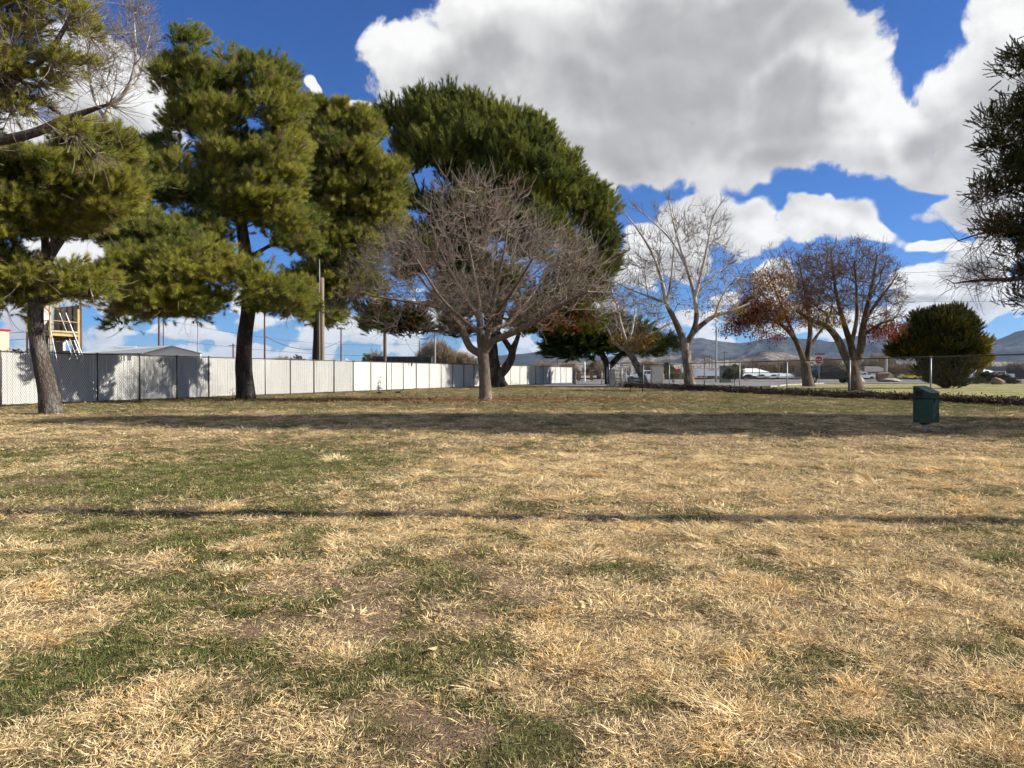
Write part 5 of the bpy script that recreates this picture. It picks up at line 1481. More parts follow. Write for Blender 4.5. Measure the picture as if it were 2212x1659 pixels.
# ------------------------------------------------------------------ signs and poles
def stop_sign():
    Y = 75.0; b0 = P(1768.5, 830, Y); k = Y / F
    t = thing('stop_sign', 'red octagonal stop sign under a maroon street name blade on a green post', 'stop sign', (b0.x, Y, 0))
    z = P(1768, 777.7, Y).z; r = 8.9 * k
    zt = P(1768, 765, Y).z
    mb = MB(); mb.bar((.04, .04, -.1), (0.04, .04, zt - .1), .07, .05); mb.build('sign_post', MATS['pale_green_post'], t)
    def octo(rad, y0, y1):
        pts = [(rad * math.cos(R(22.5 + 45 * i)), rad * math.sin(R(22.5 + 45 * i))) for i in range(8)]
        m_ = MB(); n = 8
        m_.add([(x, y0, z + q) for x, q in pts] + [(x, y1, z + q) for x, q in pts], [tuple(range(8)), tuple(reversed(range(8, 16)))] + [(i, i + 8, (i + 1) % 8 + 8, (i + 1) % 8) for i in range(8)])
        return m_
    octo(r * 1.08, .0, .008).build('sign_border', M_white, t)
    octo(r * .99, -.006, -.001).build('sign_face', M_stopred, t)
    o = text_obj('STOP', 'lettering', M_white, t, (0, -.012, z - r * .38), r * .92, align='CENTER')
    mb = MB(); mb.box((.0, 0, zt), (25.0 * k, .02, 4.2 * k)); bl = mb.build('street_blade', M_signbrown, t)
    mb = MB(); mb.tube([(-10.6 * k, -.012, zt), (-10.6 * k, -.018, zt)], 1.4 * k, 12); mb.build('round_emblem', M_white, bl)
    # the street name is too soft to read: pale bars of lettering size
    mb = MB()
    for (a, c) in ((-8.6, -2.2), (-.6, 8.2), (9.2, 11.2)):
        x = a
        while x < c:
            w = random.uniform(.5, 1.0); mb.box(((x + w / 2) * k, -.013, zt + random.uniform(-.15, .15) * k), (w * k * .8, .004, random.uniform(1.2, 2.0) * k)); x += w
    tag(mb.build('faded_name', mat('faded_lettering', (.36, .28, .28), (.30, .22, .22), 8, .6), bl), kind='stuff')
mat('pale_green_post', (.33, .37, .27), (.27, .31, .22), 6, .6)
stop_sign()
def small_sign():
    Y = 66; b0 = P(1586.5, 833, Y)
    t = thing('road_sign', 'small dark diamond sign seen from behind on a thin brown post at the lawn corner', 'road sign', (b0.x, Y, 0)); k = Y / F; z = P(1586, 790, Y).z
    mb = MB(); mb.bar((0, 0, -.1), (0, 0, z + .1), .05, .04); mb.build('sign_post', M_wood, t)
    mb = MB(); mb.box((0, -.04, z), (7 * k, .01, 7 * k), Matrix.Rotation(R(45), 3, 'Y')); mb.build('sign_plate', M_charcoal, t)
small_sign()

def pole(label, px, ytop, Y, r, m=M_wood, arms=(), name='utility_pole', cat='utility pole', taper=.75, group=None, lean=0.0):
    b0 = P(px, 807, Y); zt = P(px, ytop, Y).z; z0 = float(hgt(b0.x, Y)) - .2
    t = thing(name, label, cat, (b0.x, Y, z0), 0, group)
    mb = MB(); n = 7
    mb.tube([(lean * k / (n - 1) + (random.gauss(0, .006) if 0 < k < n - 1 else 0), 0, (zt - z0) * k / (n - 1)) for k in range(n)], [r * (1 - (1 - taper) * k / (n - 1)) for k in range(n)], 12)
    mb.build('pole_shaft', m, t, True)
    for (dz, w) in arms:
        mb = MB(); mb.box((lean, -r, zt - z0 - dz), (w, .10, .11)); mb.build('cross_arm', m, t)
        for s in (-1, -.35, .35, 1):
            mb = MB(); mb.tube([(lean + s * w * .46, -r, zt - z0 - dz + .05), (lean + s * w * .46, -r, zt - z0 - dz + .2)], [.04, .03], 6); mb.build('insulator', M_rust, t)
    return t
G1 = 'utility poles beyond the slatted fence'
p = pole('tall pale cracked wooden pole beside the narrow pine', 696.5, 600, 43.5, .145, M_woodlight, taper=.8)
pole('thin dark wooden pole touching the left of the pale cracked pole', 688.0, 610, 43.3, .095, M_wood, taper=.85)
p = pole('steel conduit pipe clipped between the two close wooden poles', 690.9, 560, 43.2, .022, M_galv, name='conduit_pipe', cat='pipe', taper=1)
pole('brown wooden pole right of the yellow tower', 175.3, 560, 40, .075, M_wood)
pole('brown wooden pole left of the long metal roofed house apex, thicker of the pair', 344, 540, 90, .13, M_wood, [(1.0, 2.2)])
pole('thin brown pole just right of the thicker pole behind the metal roof', 353.5, 560, 110, .085, M_wood)
pole('slim grey metal pole beyond the right end of the metal roofed house', 428, 560, 95, .07, M_galv, cat='pole')
pole('short wooden pole left of the thick dark pine trunk', 504, 742, 130, .15, M_wood, [(.4, 1.3)])
pole('dark wooden pole just right of the thick dark pine trunk', 572, 640, 75, .10, M_wood, [(1.5, 1.6)])
pole('wooden pole with a short top arm right of the pale cracked pole', 737, 706, 95, .11, M_wood, [(.25, 1.0)])
pole('dark wooden pole rising behind the charcoal flat roof', 831.6, 610, 80, .19, M_wood, [(1.2, 2.4)])
pole('far wooden pole right of the charcoal roof behind the drooping pine branch', 906, 735, 140, .13, M_wood)
pole('far short pole beside the drooping pine branch', 912, 755, 170, .12, M_wood)
pole('pale steel pole right of the charcoal roof', 939.5, 700, 90, .11, M_galv, cat='pole')
pole('pale steel street light pole left of the white sedan', 1263, 782, 92, .10, M_white, cat='light pole', name='light_pole')
pole('tall pale steel light pole between the white tree and the autumn tree', 1547, 690, 98, .13, M_galv, cat='light pole', name='light_pole', taper=.7)
pole('tall pale steel light pole left of the round cypress', 1914, 655, 104, .17, M_galv, cat='light pole', name='light_pole', taper=.7)
G2 = 'small utility poles far off beyond the railway'
for k, (px, yt, Y, lb) in enumerate([(1522, 771, 300, 'left of the tall roadside light pole, shortest of its trio'), (1532, 766, 300, 'left of the tall roadside light pole, middle of its trio'), (1538, 772, 300, 'left of the tall roadside light pole, nearest to it'),
                      (1564.6, 758, 260, 'carrying a white box right of the tall roadside light pole'), (1577, 773, 320, 'above the dark round bush'), (1626, 776, 320, 'behind the far white roof, right of the dark round bush'), (1640, 784, 240, 'in front of the far white roof end'),
                      (1682, 776, 330, 'between the small sign and the autumn tree trunk'), (1772, 781, 240, 'just right of the stop sign'), (2127, 770, 300, 'far right above the low dark wall'), (1204, 775, 260, 'far left of the low dark pine, seen over the fence end'), (1224, 770, 260, 'close to the left edge of the low dark pine')]):
    pole('distant wooden utility pole ' + lb, px, yt, Y, .16, M_wood, [(.6, 2.0)] if k % 2 else [], group=G2)
tb = P(1564.6, 776, 259.6); 
# pole standing just outside the frame on the right; its shadow crosses the foreground
u = thing('utility_pole', 'wooden pole just outside the right edge whose thin shadow crosses the foreground grass', 'utility pole', (9.6, 4.98, 0))
mb = MB(); mb.tube([(0, 0, -.2), (0.0, 0, 5), (0.02, 0, 10.5)], [.15, .13, .11], 12); mb.build('pole_shaft', M_wood, u, True)

def wire(label, a, c, sag, r=.012):
    t = MB(); pts = []
    for k in range(17):
        s = k / 16; q = a.lerp(c, s); q.z -= sag * 4 * s * (1 - s); pts.append(q)
    o0 = pts[0].copy(); t.tube([q - o0 for q in pts], r, 4, caps=False); o = t.build('power_line', M_darkpost, None, loc=o0)
    tag(o, label, 'cable')
wire('sagging cable from beside the thick pine trunk to the pole with the short arm', P(572, 726, 75), P(737, 736, 95), 1.2, .03)
wire('low thin cable falling from the thick pine trunk towards the charcoal roof', P(400, 738, 90), P(831, 770, 80), .3, .014)
wire('upper thin cable crossing the gap under the narrow pine', P(353, 690, 110), P(906, 742, 140), 1.5, .02)
wire('cable from the left edge to the yellow tower, upper one', P(-200, 725, 60), P(178, 705, 40), .2, .014)
wire('cable from the left edge to the yellow tower, lower one', P(-200, 741, 60), P(178, 720, 40), .2, .014)
wire('thin cable crossing the sky right of the bare trees, upper one', P(1560, 590, 150), P(2500, 560, 130), 1.0, .022)
wire('thin cable crossing the sky right of the bare trees, lower one', P(1560, 640, 150), P(2500, 640, 130), 1.0, .022)

# ------------------------------------------------------------------ buildings on the left
def part(name, m, parent, fn, **kw):
    mb = MB(); fn(mb); return mb.build(name, m, parent, **kw)
# cream building at the left edge
q = P(19.6, 715, 38); zt = q.z
q = P(19.6, 715, 44); zt = q.z
t = thing('cream_building', 'cream stucco building corner with a red roof edge at the left edge', 'building', (q.x - 3, 41, 0))
part('wall', M_cream, t, lambda m: m.box((0, 0, zt / 2), (6, 6, zt)))
part('roof_edge', M_red, t, lambda m: m.box((0, 0, zt + .04), (6.15, 6.15, .09)))
# yellow steel and plywood tower
def tower():
    Y = 35; t = thing('training_tower', 'yellow steel platform tower with a plywood wall and ladders behind the leaning pine', 'tower', (P(109, 807, Y).x, Y, 0)); O = Vector(t.location)
    def g(px, Y_): return Vector((P(px, 807, Y_).x, Y_, 0)) - O
    Fc = g(109, 35); Rc = g(169.6, 36.5); Lc = g(59, 36.5); Bc = Rc + Lc - Fc
    def zz(py, Y_): return EYE + (807 - py) / F * Y_
    def on(a, c, u, z): q = a.lerp(c, u); q = q.copy(); q.z = z; return q
    for nm, c, zt in (('f', Fc, zz(640, 35)), ('r', Rc, zz(668, 36.5)), ('l', Lc, zz(680, 36.5)), ('b', Bc, zz(650, 38))):
        part('tower_post', M_yellow, t, lambda mb: mb.tube([(c.x, c.y, -.1), (c.x, c.y, zt)], .045, 8), smooth=True)
    zd = zz(716, 35.5)
    for (a, c) in ((Fc, Rc), (Fc, Lc), (Rc, Bc), (Lc, Bc)):
        for dz in (0, -.17): part('deck_beam', M_yellow, t, lambda mb: mb.bar(on(a, c, 0, zd + dz), on(a, c, 1, zd + dz), .05, .08))
        part('hand_rail', M_yellow, t, lambda mb: mb.tube([on(a, c, 0, zd + .48), on(a, c, 1, zd + .48)], .02, 6))
        part('cross_brace', M_yellow, t, lambda mb: mb.tube([on(a, c, 0, zd - .7), on(a, c, .35, zd - 1.3)], .022, 6))
        part('cross_brace', M_yellow, t, lambda mb: mb.tube([on(a, c, 1, zd - .7), on(a, c, .65, zd - 1.3)], .022, 6))
    for (a, c) in ((Fc, Rc), (Fc, Lc)): part('cross_brace', M_yellow, t, lambda mb: mb.tube([on(a, c, 0, zd + .85), on(a, c, .45, zd + 1.4)], .03, 6))
    mid = (Fc + Bc) / 2
    part('platform_deck', M_ply, t, lambda mb: mb.add([on(p_, mid, .03, zd - .05) for p_ in (Fc, Rc, Bc, Lc)] + [on(p_, mid, .03, zd - .13) for p_ in (Fc, Rc, Bc, Lc)], [(0, 1, 2, 3), (7, 6, 5, 4), (0, 4, 5, 1), (1, 5, 6, 2), (2, 6, 7, 3), (3, 7, 4, 0)]))
    W_ = (Rc - Bc); Lw = W_.length; ang = math.atan2(W_.y, W_.x); zt = zz(662, 37.2); z0w, z1w = zz(757, 37.2), zz(736, 37.2)
    off = Vector((W_.y, -W_.x, 0)).normalized() * -.07
    for (ua, ub, za, zb) in ((0, .36, 0, z1w), (.68, 1, 0, z1w), (.36, .68, 0, z0w), (0, .5, z1w, (z1w + zt) / 2), (.5, 1, z1w, (z1w + zt) / 2), (0, .5, (z1w + zt) / 2, zt), (.5, 1, (z1w + zt) / 2, zt)):
        c = Bc + W_ * ((ua + ub) / 2) + off
        part('plywood_sheet', M_ply, t, lambda mb: mb.box((c.x, c.y, (za + zb) / 2), ((ub - ua) * Lw - .012, .04, zb - za - .012), ang))
    for u in (0, .25, .5, .75, 1):
        c = Bc + W_ * u + off * .2
        part('stud', M_wood, t, lambda mb: mb.box((c.x, c.y, zt / 2 + z1w / 2), (.05, .05, zt - z1w), ang))
    c = Bc + W_ * .36 + off * .4
    part('window_jamb', M_white, t, lambda mb: mb.box((c.x, c.y, (z0w + z1w) / 2), (.10, .10, z1w - z0w), ang))
    return None, t
w, tw_ = tower()
def ladder(label, p0, p1, wd, m, Y, tilt=.0):
    a = P(p0[0], p0[1], Y + tilt); c = P(p1[0], p1[1], Y); t = thing('ladder', label, 'ladder', (a.x, a.y, 0)); O = Vector(t.location); a -= O; c -= O
    d = (c - a); c = a + d * ((a.z + .0) / -d.z) if abs(d.z) > 1e-3 else c
    d = c - a
    part('side_rail', m, t, lambda mb: mb.tube([a, c], .03, 6)); part('side_rail', m, t, lambda mb: mb.tube([a + Vector((wd, 0, 0)), c + Vector((wd, 0, 0))], .03, 6))
    n = max(3, int(d.length / .30))
    for k in range(1, n): part('rung', m, t, lambda mb: mb.tube([a + d * k / n, a + d * k / n + Vector((wd, 0, 0))], .018, 6))
ladder('bright aluminium ladder leaning below the tower platform on the right', (142.5, 735), (154, 764), .36, M_roofmetal, 34.6)
ladder('grey ladder between the leaning trunk and the tower post', (93, 716), (103, 763), .34, M_galv, 34.5)
ladder('upper ladder standing on the tower platform', (128, 676), (143, 714), .30, M_galv, 36.2)
# long house with pale metal roof
def house():
    Y = 80; L0 = P(171, 760.7, Y + 1); A = P(314, 762, Y); B = P(432.7, 764, Y); ap = P(372, 747.6, Y); rl = P(236, 747, Y + 4)
    t = thing('long_house', 'long low white house with a pale metal roof and gable end behind the slatted fence', 'house', (A.x, Y, 0)); O = Vector(t.location)
    ze = A.z; zr = ap.z; xe, xg = 0, B.x - A.x; D = xg / 2
    # gable faces the camera; the ridge runs back to the left
    s = Vector((rl.x - ap.x, 4.0, 0)); yb = 1.0
    part('gable_wall', M_white, t, lambda mb: mb.add([(0, 0, 0), (xg, 0, 0), (xg, 0, ze), (D, 0, zr), (0, 0, ze), (0, .2, 0), (xg, .2, 0), (xg, .2, ze), (D, .2, zr), (0, .2, ze)], [(0, 1, 2, 3, 4), (9, 8, 7, 6, 5), (0, 4, 9, 5), (1, 6, 7, 2), (0, 5, 6, 1)]))
    for k in range(5):
        z = ze + (zr - ze) * (k / 5) ; hw = D * (1 - k / 5) - .08
        part('siding_board', M_white, t, lambda mb: mb.box((D, -.015, z + .06), (hw * 2, .03, .10)))
    x0 = L0.x - A.x
    part('side_wall', M_white, t, lambda mb: mb.add([(0, .05, 0), (x0, 1.05, 0), (x0, 1.05, ze - .1), (0, .05, ze - .1), (0, .25, 0), (x0, 1.25, 0), (x0, 1.25, ze - .1), (0, .25, ze - .1)], [(0, 1, 2, 3), (7, 6, 5, 4), (0, 4, 5, 1), (3, 2, 6, 7), (0, 3, 7, 4), (1, 5, 6, 2)]))
    e = .25
    part('roof', M_roofmetal, t, lambda mb: (mb.add([(-.3, -e, ze - .05), (D, -e, zr + .06), (D + s.x, 4, zr + .06), (x0 - .3, .75, ze - .05), (-.3, -e, ze - .12), (D, -e, zr - .01), (D + s.x, 4, zr - .01), (x0 - .3, .75, ze - .12)], [(0, 1, 2, 3), (7, 6, 5, 4), (0, 4, 5, 1), (1, 5, 6, 2), (2, 6, 7, 3), (3, 7, 4, 0)]),
                                      mb.add([(D, -e, zr + .06), (xg + .3, -e, ze - .05), (xg + .3 + s.x, 8, ze - .05), (D + s.x, 4, zr + .06), (D, -e, zr - .01), (xg + .3, -e, ze - .12), (xg + .3 + s.x, 8, ze - .12), (D + s.x, 4, zr - .01)], [(0, 1, 2, 3), (7, 6, 5, 4), (0, 4, 5, 1), (1, 5, 6, 2), (2, 6, 7, 3), (3, 7, 4, 0)])))
    part('fascia', M_charcoal, t, lambda mb: mb.bar((-.3, -e - .02, ze - .12), (x0 - .3, .73, ze - .12), .04, .12))
    u0 = P(262, 751, Y + 2.4) - O; u1 = P(300, 751, Y + 2.4) - O
    part('skylight', M_white, t, lambda mb: mb.box(((u0.x + u1.x) / 2, 2.4, u0.z), (u1.x - u0.x, 1.2, .22)), bevel=.03)
house()
# charcoal flat roofed shed
a = P(805, 772, 90); c = P(931, 773, 90)
t = thing('charcoal_shed', 'charcoal flat topped metal shed showing above the slatted fence', 'shed', ((a.x + c.x) / 2, 92, 0))
part('wall', M_charcoal, t, lambda m: m.box((0, 0, a.z / 2), (c.x - a.x, 4, a.z)))
part('roof_edge', M_darkpost, t, lambda m: m.box((0, 0, a.z + .05), (c.x - a.x + .15, 4.15, .12)))
for k in range(11): part('panel_seam', M_darkpost, t, lambda m: m.box((-(c.x - a.x) / 2 + (k + .5) * (c.x - a.x) / 11, -2.02, a.z / 2), (.05, .04, a.z)))
# white camper roof
a = P(708, 776, 100); c = P(787, 782, 100)
t = thing('camper_van', 'white camper van roof with a red tail mark just above the slatted fence', 'van', ((a.x + c.x) / 2, 100, 0))
Lc = c.x - a.x
part('body', M_whitecar, t, lambda m: m.prism([(-Lc / 2, .5), (Lc / 2, .5), (Lc / 2 + .1, 2.0), (Lc / 2 - .3, 2.45), (.4, 2.78), (-Lc / 2 + .5, 2.85), (-Lc / 2, 2.5)], -1.1, 1.1), bevel=.08)
part('roof_rack', M_roofmetal, t, lambda m: m.box((-.9, 0, 2.93), (2.0, 1.2, .10)), bevel=.02)
part('tail_marking', M_red, t, lambda m: m.box((.9, -1.112, 2.55), (1.3, .02, .16)))
part('windscreen', M_glass, t, lambda m: m.box((Lc / 2 + .02, 0, 2.05), (.05, 1.8, .55)))
for xx in (-1.6, 1.6):
    for s in (-1, 1): wheel(t, xx, s, .36, .22)
# ------------------------------------------------------------------ buildings on the right and beyond the railway
def shed(name, label, px0, px1, ytop, Y, D, m_wall, m_roof, ridge=.6, cat='building', wins=0, doors=0, flat=False):
    a = P(px0, ytop, Y); c = P(px1, ytop, Y); W = c.x - a.x; z0 = float(hgt(a.x, Y)) - .3; h = a.z - z0
    t = thing(name, label, cat, ((a.x + c.x) / 2, Y, z0))
    he = h * (1 if flat else .62)
    part('wall', m_wall, t, lambda m: m.box((0, D / 2, he / 2), (W, D, he)))
    if flat: part('roof', m_roof, t, lambda m: m.box((0, D / 2, h + .08), (W + .4, D + .4, .2)))
    else: part('roof', m_roof, t, lambda m: m.add([(-W / 2 - .3, -.3, he), (W / 2 + .3, -.3, he), (W / 2 + .3, D + .3, he), (-W / 2 - .3, D + .3, he), (-W / 2 + ridge, D / 2, h), (W / 2 - ridge, D / 2, h)], [(0, 1, 5, 4), (2, 3, 4, 5), (1, 2, 5), (3, 0, 4), (0, 3, 2, 1)]))
    for k in range(wins):
        part('window', M_glass, t, lambda m: m.box((-W / 2 + W * (k + .5) / wins, -.03, he * .55), (W / wins * .3, .08, he * .35)))
    for k in range(doors):
        part('door', M_white, t, lambda m: m.box((-W / 2 + W * (k + .5) / doors, -.04, he * .4), (W / doors * .55, .1, he * .8)))
    return t
shed('warehouse', 'long white roofed warehouse beyond the parked cars', 1583, 1662, 795.5, 330, 16, M_rockl, M_white, 3.0, wins=8)
shed('storage_shed', 'white storage unit left of the semi truck with a thin dark stripe', 1416, 1452, 797, 300, 8, M_whitecar, M_white, 1, wins=3)
shed('trailer_home', 'long pale trailer home directly beyond the parked cars', 1600, 1700, 806, 260, 6, M_white, M_roofmetal, 1, wins=7, doors=2)
shed('storage_shed', 'white corrugated tank like shed right of the parked cars', 1686, 1716, 806.5, 230, 5, M_whitecar, M_roofmetal, .5)
shed('low_house', 'low grey green house with a shallow roof behind the light pole', 1868, 1925, 791, 250, 9, M_greenwall, M_shingle, 2, wins=4, doors=1)
shed('low_house', 'grey shingle roofed house left of the grey green house', 1845, 1878, 797, 240, 8, M_redbrick, M_shingle, 3, wins=3, doors=1)
shed('storage_shed', 'grey green metal shed left of the round cypress', 1935, 1975, 797, 220, 7, M_greenwall, M_greenwall, .5, flat=True, doors=1)
shed('garage', 'white two door garage right of the round cypress', 2098, 2156, 795, 185, 8, M_whitecar, M_white, 1.5, doors=2)
shed('storage_shed', 'grey green metal building behind the white garage', 2120, 2172, 793.5, 215, 8, M_greenwall, M_greenwall, .5, flat=True)
shed('low_wall', 'long dark low wall at the far right edge', 2165, 2420, 801, 200, .4, M_charcoal, M_charcoal, .1, cat='wall', flat=True)
shed('small_house', 'tan house under the low dark pine left of the sedan', 1240, 1305, 800, 150, 8, M_rock, M_shingle, 2, wins=3, doors=1)
for k, (px, Y, lb) in enumerate([(1250, 108, 'brown gate pillar behind the low fence, left one'), (1278, 108, 'brown gate pillar behind the low fence, right one')]):
    b0 = P(px, 807, Y); t = thing('gate_pillar', lb, 'pillar', (b0.x, Y, 0)); part('pillar_shaft', M_wood, t, lambda m: m.box((0, 0, .7), (.42, .42, 1.5))); part('pillar_cap', M_concrete, t, lambda m: m.box((0, 0, 1.48), (.5, .5, .08)))
b0 = P(1419, 807, 84); t = thing('concrete_slab', 'upright grey concrete utility cabinet beside the side street', 'cabinet', (b0.x, 84, 0))
part('cabinet_body', M_rockl, t, lambda m: m.box((0, 0, .85), (1.35, .4, 1.9)), bevel=.03); part('cabinet_door', M_concrete, t, lambda m: m.box((0, -.21, .85), (1.1, .03, 1.6)))
b0 = P(1567, 807, 90); t = thing('utility_cabinet', 'grey green metal box behind the dark round bush', 'cabinet', (b0.x, 90, 0)); part('cabinet_body', M_greenwall, t, lambda m: m.box((0, 0, .95), (1.2, .8, 1.9)), bevel=.02); part('cabinet_lid', M_charcoal, t, lambda m: m.box((0, 0, 1.93), (1.3, .9, .06)))
# fire engine like yellow vehicle pieces far away
b0 = P(1900, 812, 225); t = pickup('bright yellow pickup truck far off behind the light pole', (b0.x, 225, float(hgt(b0.x, 225))), 0, M_hivis, 5.4)
b0 = P(1963, 813, 205); t = pickup('yellow pickup truck nose showing left of the round cypress', (b0.x, 205, float(hgt(b0.x, 205))), math.pi, M_hivis, 5.0, crew=False)

# ------------------------------------------------------------------ rocks
def rock(label, px, py, Y, sx, sy, sz, m, seed, up=0):
    b0 = P(px, 807, Y); bm = bmesh.new(); bmesh.ops.create_icosphere(bm, subdivisions=4, radius=1)
    rs = np.random.default_rng(seed); pl = [(Vector(rs.normal(0, 1, 3)).normalized(), rs.uniform(.55, .92)) for _ in range(14)]
    for v in bm.verts:
        for n, d in pl:
            k = v.co.dot(n) - d
            if k > 0: v.co -= n * k * .92
        q = v.co; n_ = float(fbm(np.array([q.x * 3 + seed]), np.array([q.z * 3 + q.y * 2]), 3, seed)[0]) - .5
        v.co = Vector((q.x * sx, q.y * sy, q.z * sz)) * (1 + n_ * .22)
    me = bpy.data.meshes.new('boulder'); bm.to_mesh(me); bm.free(); me.materials.append(m)
    for p_ in me.polygons: p_.use_smooth = False
    o = bpy.data.objects.new('boulder', me); COL.objects.link(o); o.location = (b0.x, Y, sz * .5 + up); tag(o, label, 'boulder'); return o
rock('large brown split boulder at the foot of the light pole', 1910, 822, 98, 1.4, .9, 1.05, M_rock, 4)
rock('tan boulder lying behind the big brown one', 1925, 824, 96, 1.3, .8, .32, M_rockl, 9)
rock('rounded pale rimmed boulder in front of the low bushes', 2156, 827, 72, .62, .5, .52, M_rock, 14)
rock('small pale rock right of the two trunk tree base', 1859, 826, 84, .5, .4, .42, M_rockl, 21)

# ------------------------------------------------------------------ bushes and far trees
def bush(name, label, px, pyb, pyt, wpx, Y, protos, n=90, per=22, scl=1.0, tint=0.0, cat='bush', stem=M_browntwig, group=None, trunk=True, flat=.8, kind=None):
    b0 = P(px, 807, Y); z0 = float(hgt(b0.x, Y)); h = P(px, pyt, Y).z - z0; w_ = wpx / F * Y / 2
    root = thing(name, label, cat, (b0.x, Y, z0), 0, group)
    u = RNG.normal(0, 1, (n, 3)); u /= np.linalg.norm(u, axis=1, keepdims=True); u[:, 2] = np.abs(u[:, 2])
    r = RNG.uniform(.25, 1, n) ** .45
    lob = 1 + .35 * (fbm(u[:, 0] * 2 + px, u[:, 2] * 2 + u[:, 1], 2, 3) - .5) * 2
    lo = h * (.28 if trunk else .02)
    cen = u * (r * lob * .86)[:, None] * np.array([w_, w_ * flat, h - lo]) + np.array([0, 0, lo])
    mb = MB()
    for k in range(7):
        c = Vector(cen[RNG.integers(0, n)]); mid = Vector((c.x * .35, c.y * .35, c.z * .5))
        mb.tube([(0, 0, -.1), mid, c * .95], [max(.03, h * .022), h * .014, h * .005], 5)
    mb.build('stems', stem, root)
    s = scl * max(w_, h) / 3.0
    cc = cen + np.array(root.location)
    foliage(root, cc, per, .28 * max(w_, h * .5), protos, up=.6, squash=.8, tintf=lambda p_, t: t * .8 + tint, scl=s, name='foliage')
    return root
bush('round_bush', 'dark green round bush beside the grey box at the road edge', 1582, 827, 800, 42, 86, PSG, 70, 26, 1.3, -.5)
bush('yellow_bush', 'yellowish dry bush in front of the red truck cab', 1456, 826, 803, 44, 88, PSG, 60, 18, 1.2, .45)
bush('low_bush', 'low green mound left of the pale rimmed boulder', 2110, 836, 817, 44, 74, PSG, 50, 22, 1.0, -.1, trunk=False)
bush('low_bush', 'wide dark bush directly left of the pale rimmed boulder', 2130, 830, 806, 60, 79, PSG, 70, 26, 1.0, -.45, trunk=False)
bush('low_bush', 'grey green bush above the pale rimmed boulder', 2168, 828, 806, 44, 80, PSG, 60, 24, 1.0, -.1, trunk=False)
bush('low_bush', 'dark low bush right of the pale rimmed boulder', 2188, 836, 816, 36, 75, PSG, 40, 22, 1.0, -.35, trunk=False)
bush('dry_bush', 'small orange dry shrub on the road shoulder', 1612, 824, 815, 14, 104, PTW, 16, 14, .6, .5, trunk=False)
bush('red_bush', 'red leaved bush at the left edge behind the slatted fence', 40, 790, 755, 50, 33, PRL, 60, 12, 2.0, -.3)
bush('dry_bush', 'sprawling dry shrub growing by the gate enclosure, left of the bench', 1340, 842, 821, 24, 57, PTW, 40, 12, .5, -.1, trunk=False)
bush('weed_plant', 'thin leafy weed climbing the shaded fence panel right of the white panels', 817, 842, 808, 13, 46.5, PSG, 30, 10, .45, -.1, cat='weed', trunk=False)
bush('weed_plant', 'small weed at the fence foot left of the leafy one', 763, 846, 833, 9, 43, PSG, 14, 8, .5, 0, cat='weed', trunk=False)
bush('weed_plant', 'dry weed clump at the fence foot right of the big pine trunk', 1112, 832, 822, 22, 63, PSG, 24, 8, .6, .2, cat='weed', trunk=False)
bush('weed_plant', 'bare twiggy weed at the foot of the thick dark pine trunk', 503, 862, 828, 26, 33.0, PTW, 14, 6, .35, .2, cat='weed', trunk=False)
# cypress spires and bare trees beyond the slatted fence
bush('cypress_tree', 'thin dark cypress spire above the white fence panels', 642, 790, 756, 7, 120, PSG, 40, 20, .8, -.6, cat='tree', trunk=False)
bush('far_tree', 'pale bare bushy tree right of the charcoal shed, taller of the pair', 945, 795, 752, 90, 95, PTW, 110, 26, 1.05, .55, cat='tree')
bush('far_tree', 'pale bare bushy tree right of the taller one', 1000, 795, 772, 56, 95, PTW, 70, 24, 1.05, .55, cat='tree')
bush('far_tree', 'dark little conifer right of the white camper', 793, 790, 762, 10, 110, PSG, 24, 14, .8, -.3, cat='tree')
bush('far_tree', 'hazy bare tree left of the charcoal shed', 812, 790, 764, 26, 120, PTW, 30, 18, .9, .3, cat='tree')
bush('far_tree', 'low reddish treetop seen over the white panels', 610, 790, 773, 34, 130, PTW, 40, 18, .9, 0, cat='tree')
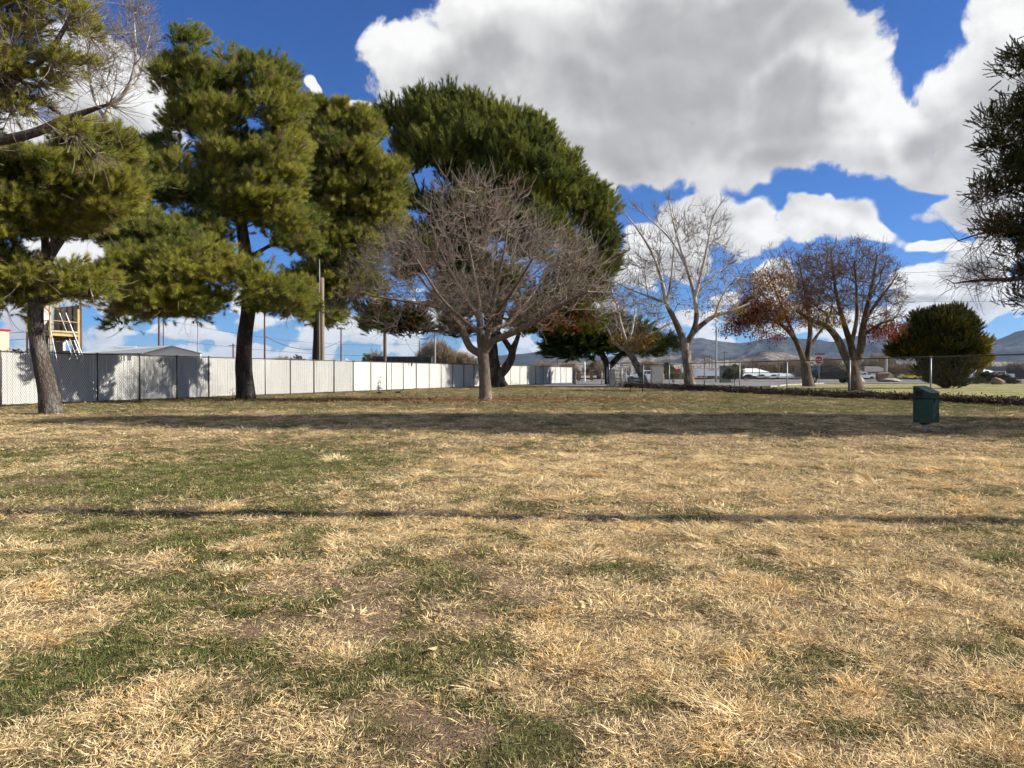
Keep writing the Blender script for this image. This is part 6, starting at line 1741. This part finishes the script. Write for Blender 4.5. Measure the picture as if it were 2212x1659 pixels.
tl = [(1180, 786, 60, 150, .3, 'pale bare tree over the end of the slatted fence'), (1225, 788, 50, 160, .35, 'bare tree left of the low dark pine'), (1290, 786, 60, 125, .1, 'spreading bare tree behind the white sedan hood'), (1405, 785, 60, 200, 0.0, 'grey bare tree behind the bench'),
      (1440, 785, 30, 240, -.4, 'dark far tree left of the white tree trunk'), (1590, 785, 34, 230, .5, 'golden tree behind the dark round bush'), (1640, 789, 90, 380, .1, 'far brown treeline clump behind the warehouse, left part'), (1700, 787, 90, 380, .15, 'far brown treeline clump behind the warehouse, right part'),
      (1790, 779, 60, 230, .2, 'brown bare tree behind the pickup truck bonnet'), (1895, 775, 90, 280, .2, 'wide brown bare tree left of the far light pole'), (1835, 783, 40, 250, .1, 'brown bare tree between the trunks'), (1955, 790, 70, 150, .0, 'bare dark tree left of the round cypress'),
      (2140, 790, 60, 260, -.3, 'dark trees above the low dark wall'), (2200, 793, 80, 300, -.1, 'scrubby trees at the far right edge'), (1990, 795, 80, 300, .0, 'scrubby trees behind the round cypress'), (1755, 790, 50, 260, -.1, 'greenish scrub behind the stop sign')]
for (px, pt, wd, Y, ti, lb) in tl:
    dark = ti < -.25
    bush('far_tree', lb, px, 810, pt, wd, Y, PSG if dark or 'golden' in lb or 'green' in lb else PTW, 60 if wd < 70 else 90, 22, .9, ti, cat='tree')
# scattered desert scrub on the plain
N = 5200
yy = 330 * (3300 / 330) ** RNG.uniform(0, 1, N); xx = yy * RNG.uniform(-.75, .80, N)
s = RNG.uniform(3, 9, N) * (yy / 900) ** .35
o = instancer('desert_scrub', np.stack([xx, yy, hgt(xx, yy)], 1), np.stack([RNG.normal(0, .5, N), RNG.normal(0, .5, N), RNG.uniform(0, 6.28, N)], 1), np.stack([s * 1.6, s * 1.6, s], 1), RNG.uniform(0, .6, N), RNG.uniform(0, 1, N), PSG)
tag(o, 'low desert scrub scattered over the plain before the mountains', 'scrub')

# ------------------------------------------------------------------ air
def haze():
    mb = MB(); mb.box((0, 0, 355), (36000, 36000, 740))
    m = bpy.data.materials.new('air'); m.use_nodes = True; nt = m.node_tree
    for n in list(nt.nodes): nt.nodes.remove(n)
    o = nt.nodes.new('ShaderNodeOutputMaterial'); v = nt.nodes.new('ShaderNodeVolumePrincipled')
    v.inputs['Density'].default_value = 3.0e-5; v.inputs['Color'].default_value = (.50, .68, .95, 1); v.inputs['Anisotropy'].default_value = .2
    nt.links.new(v.outputs[0], o.inputs['Volume'])
    tag(mb.build('haze', m), kind='stuff')
haze()
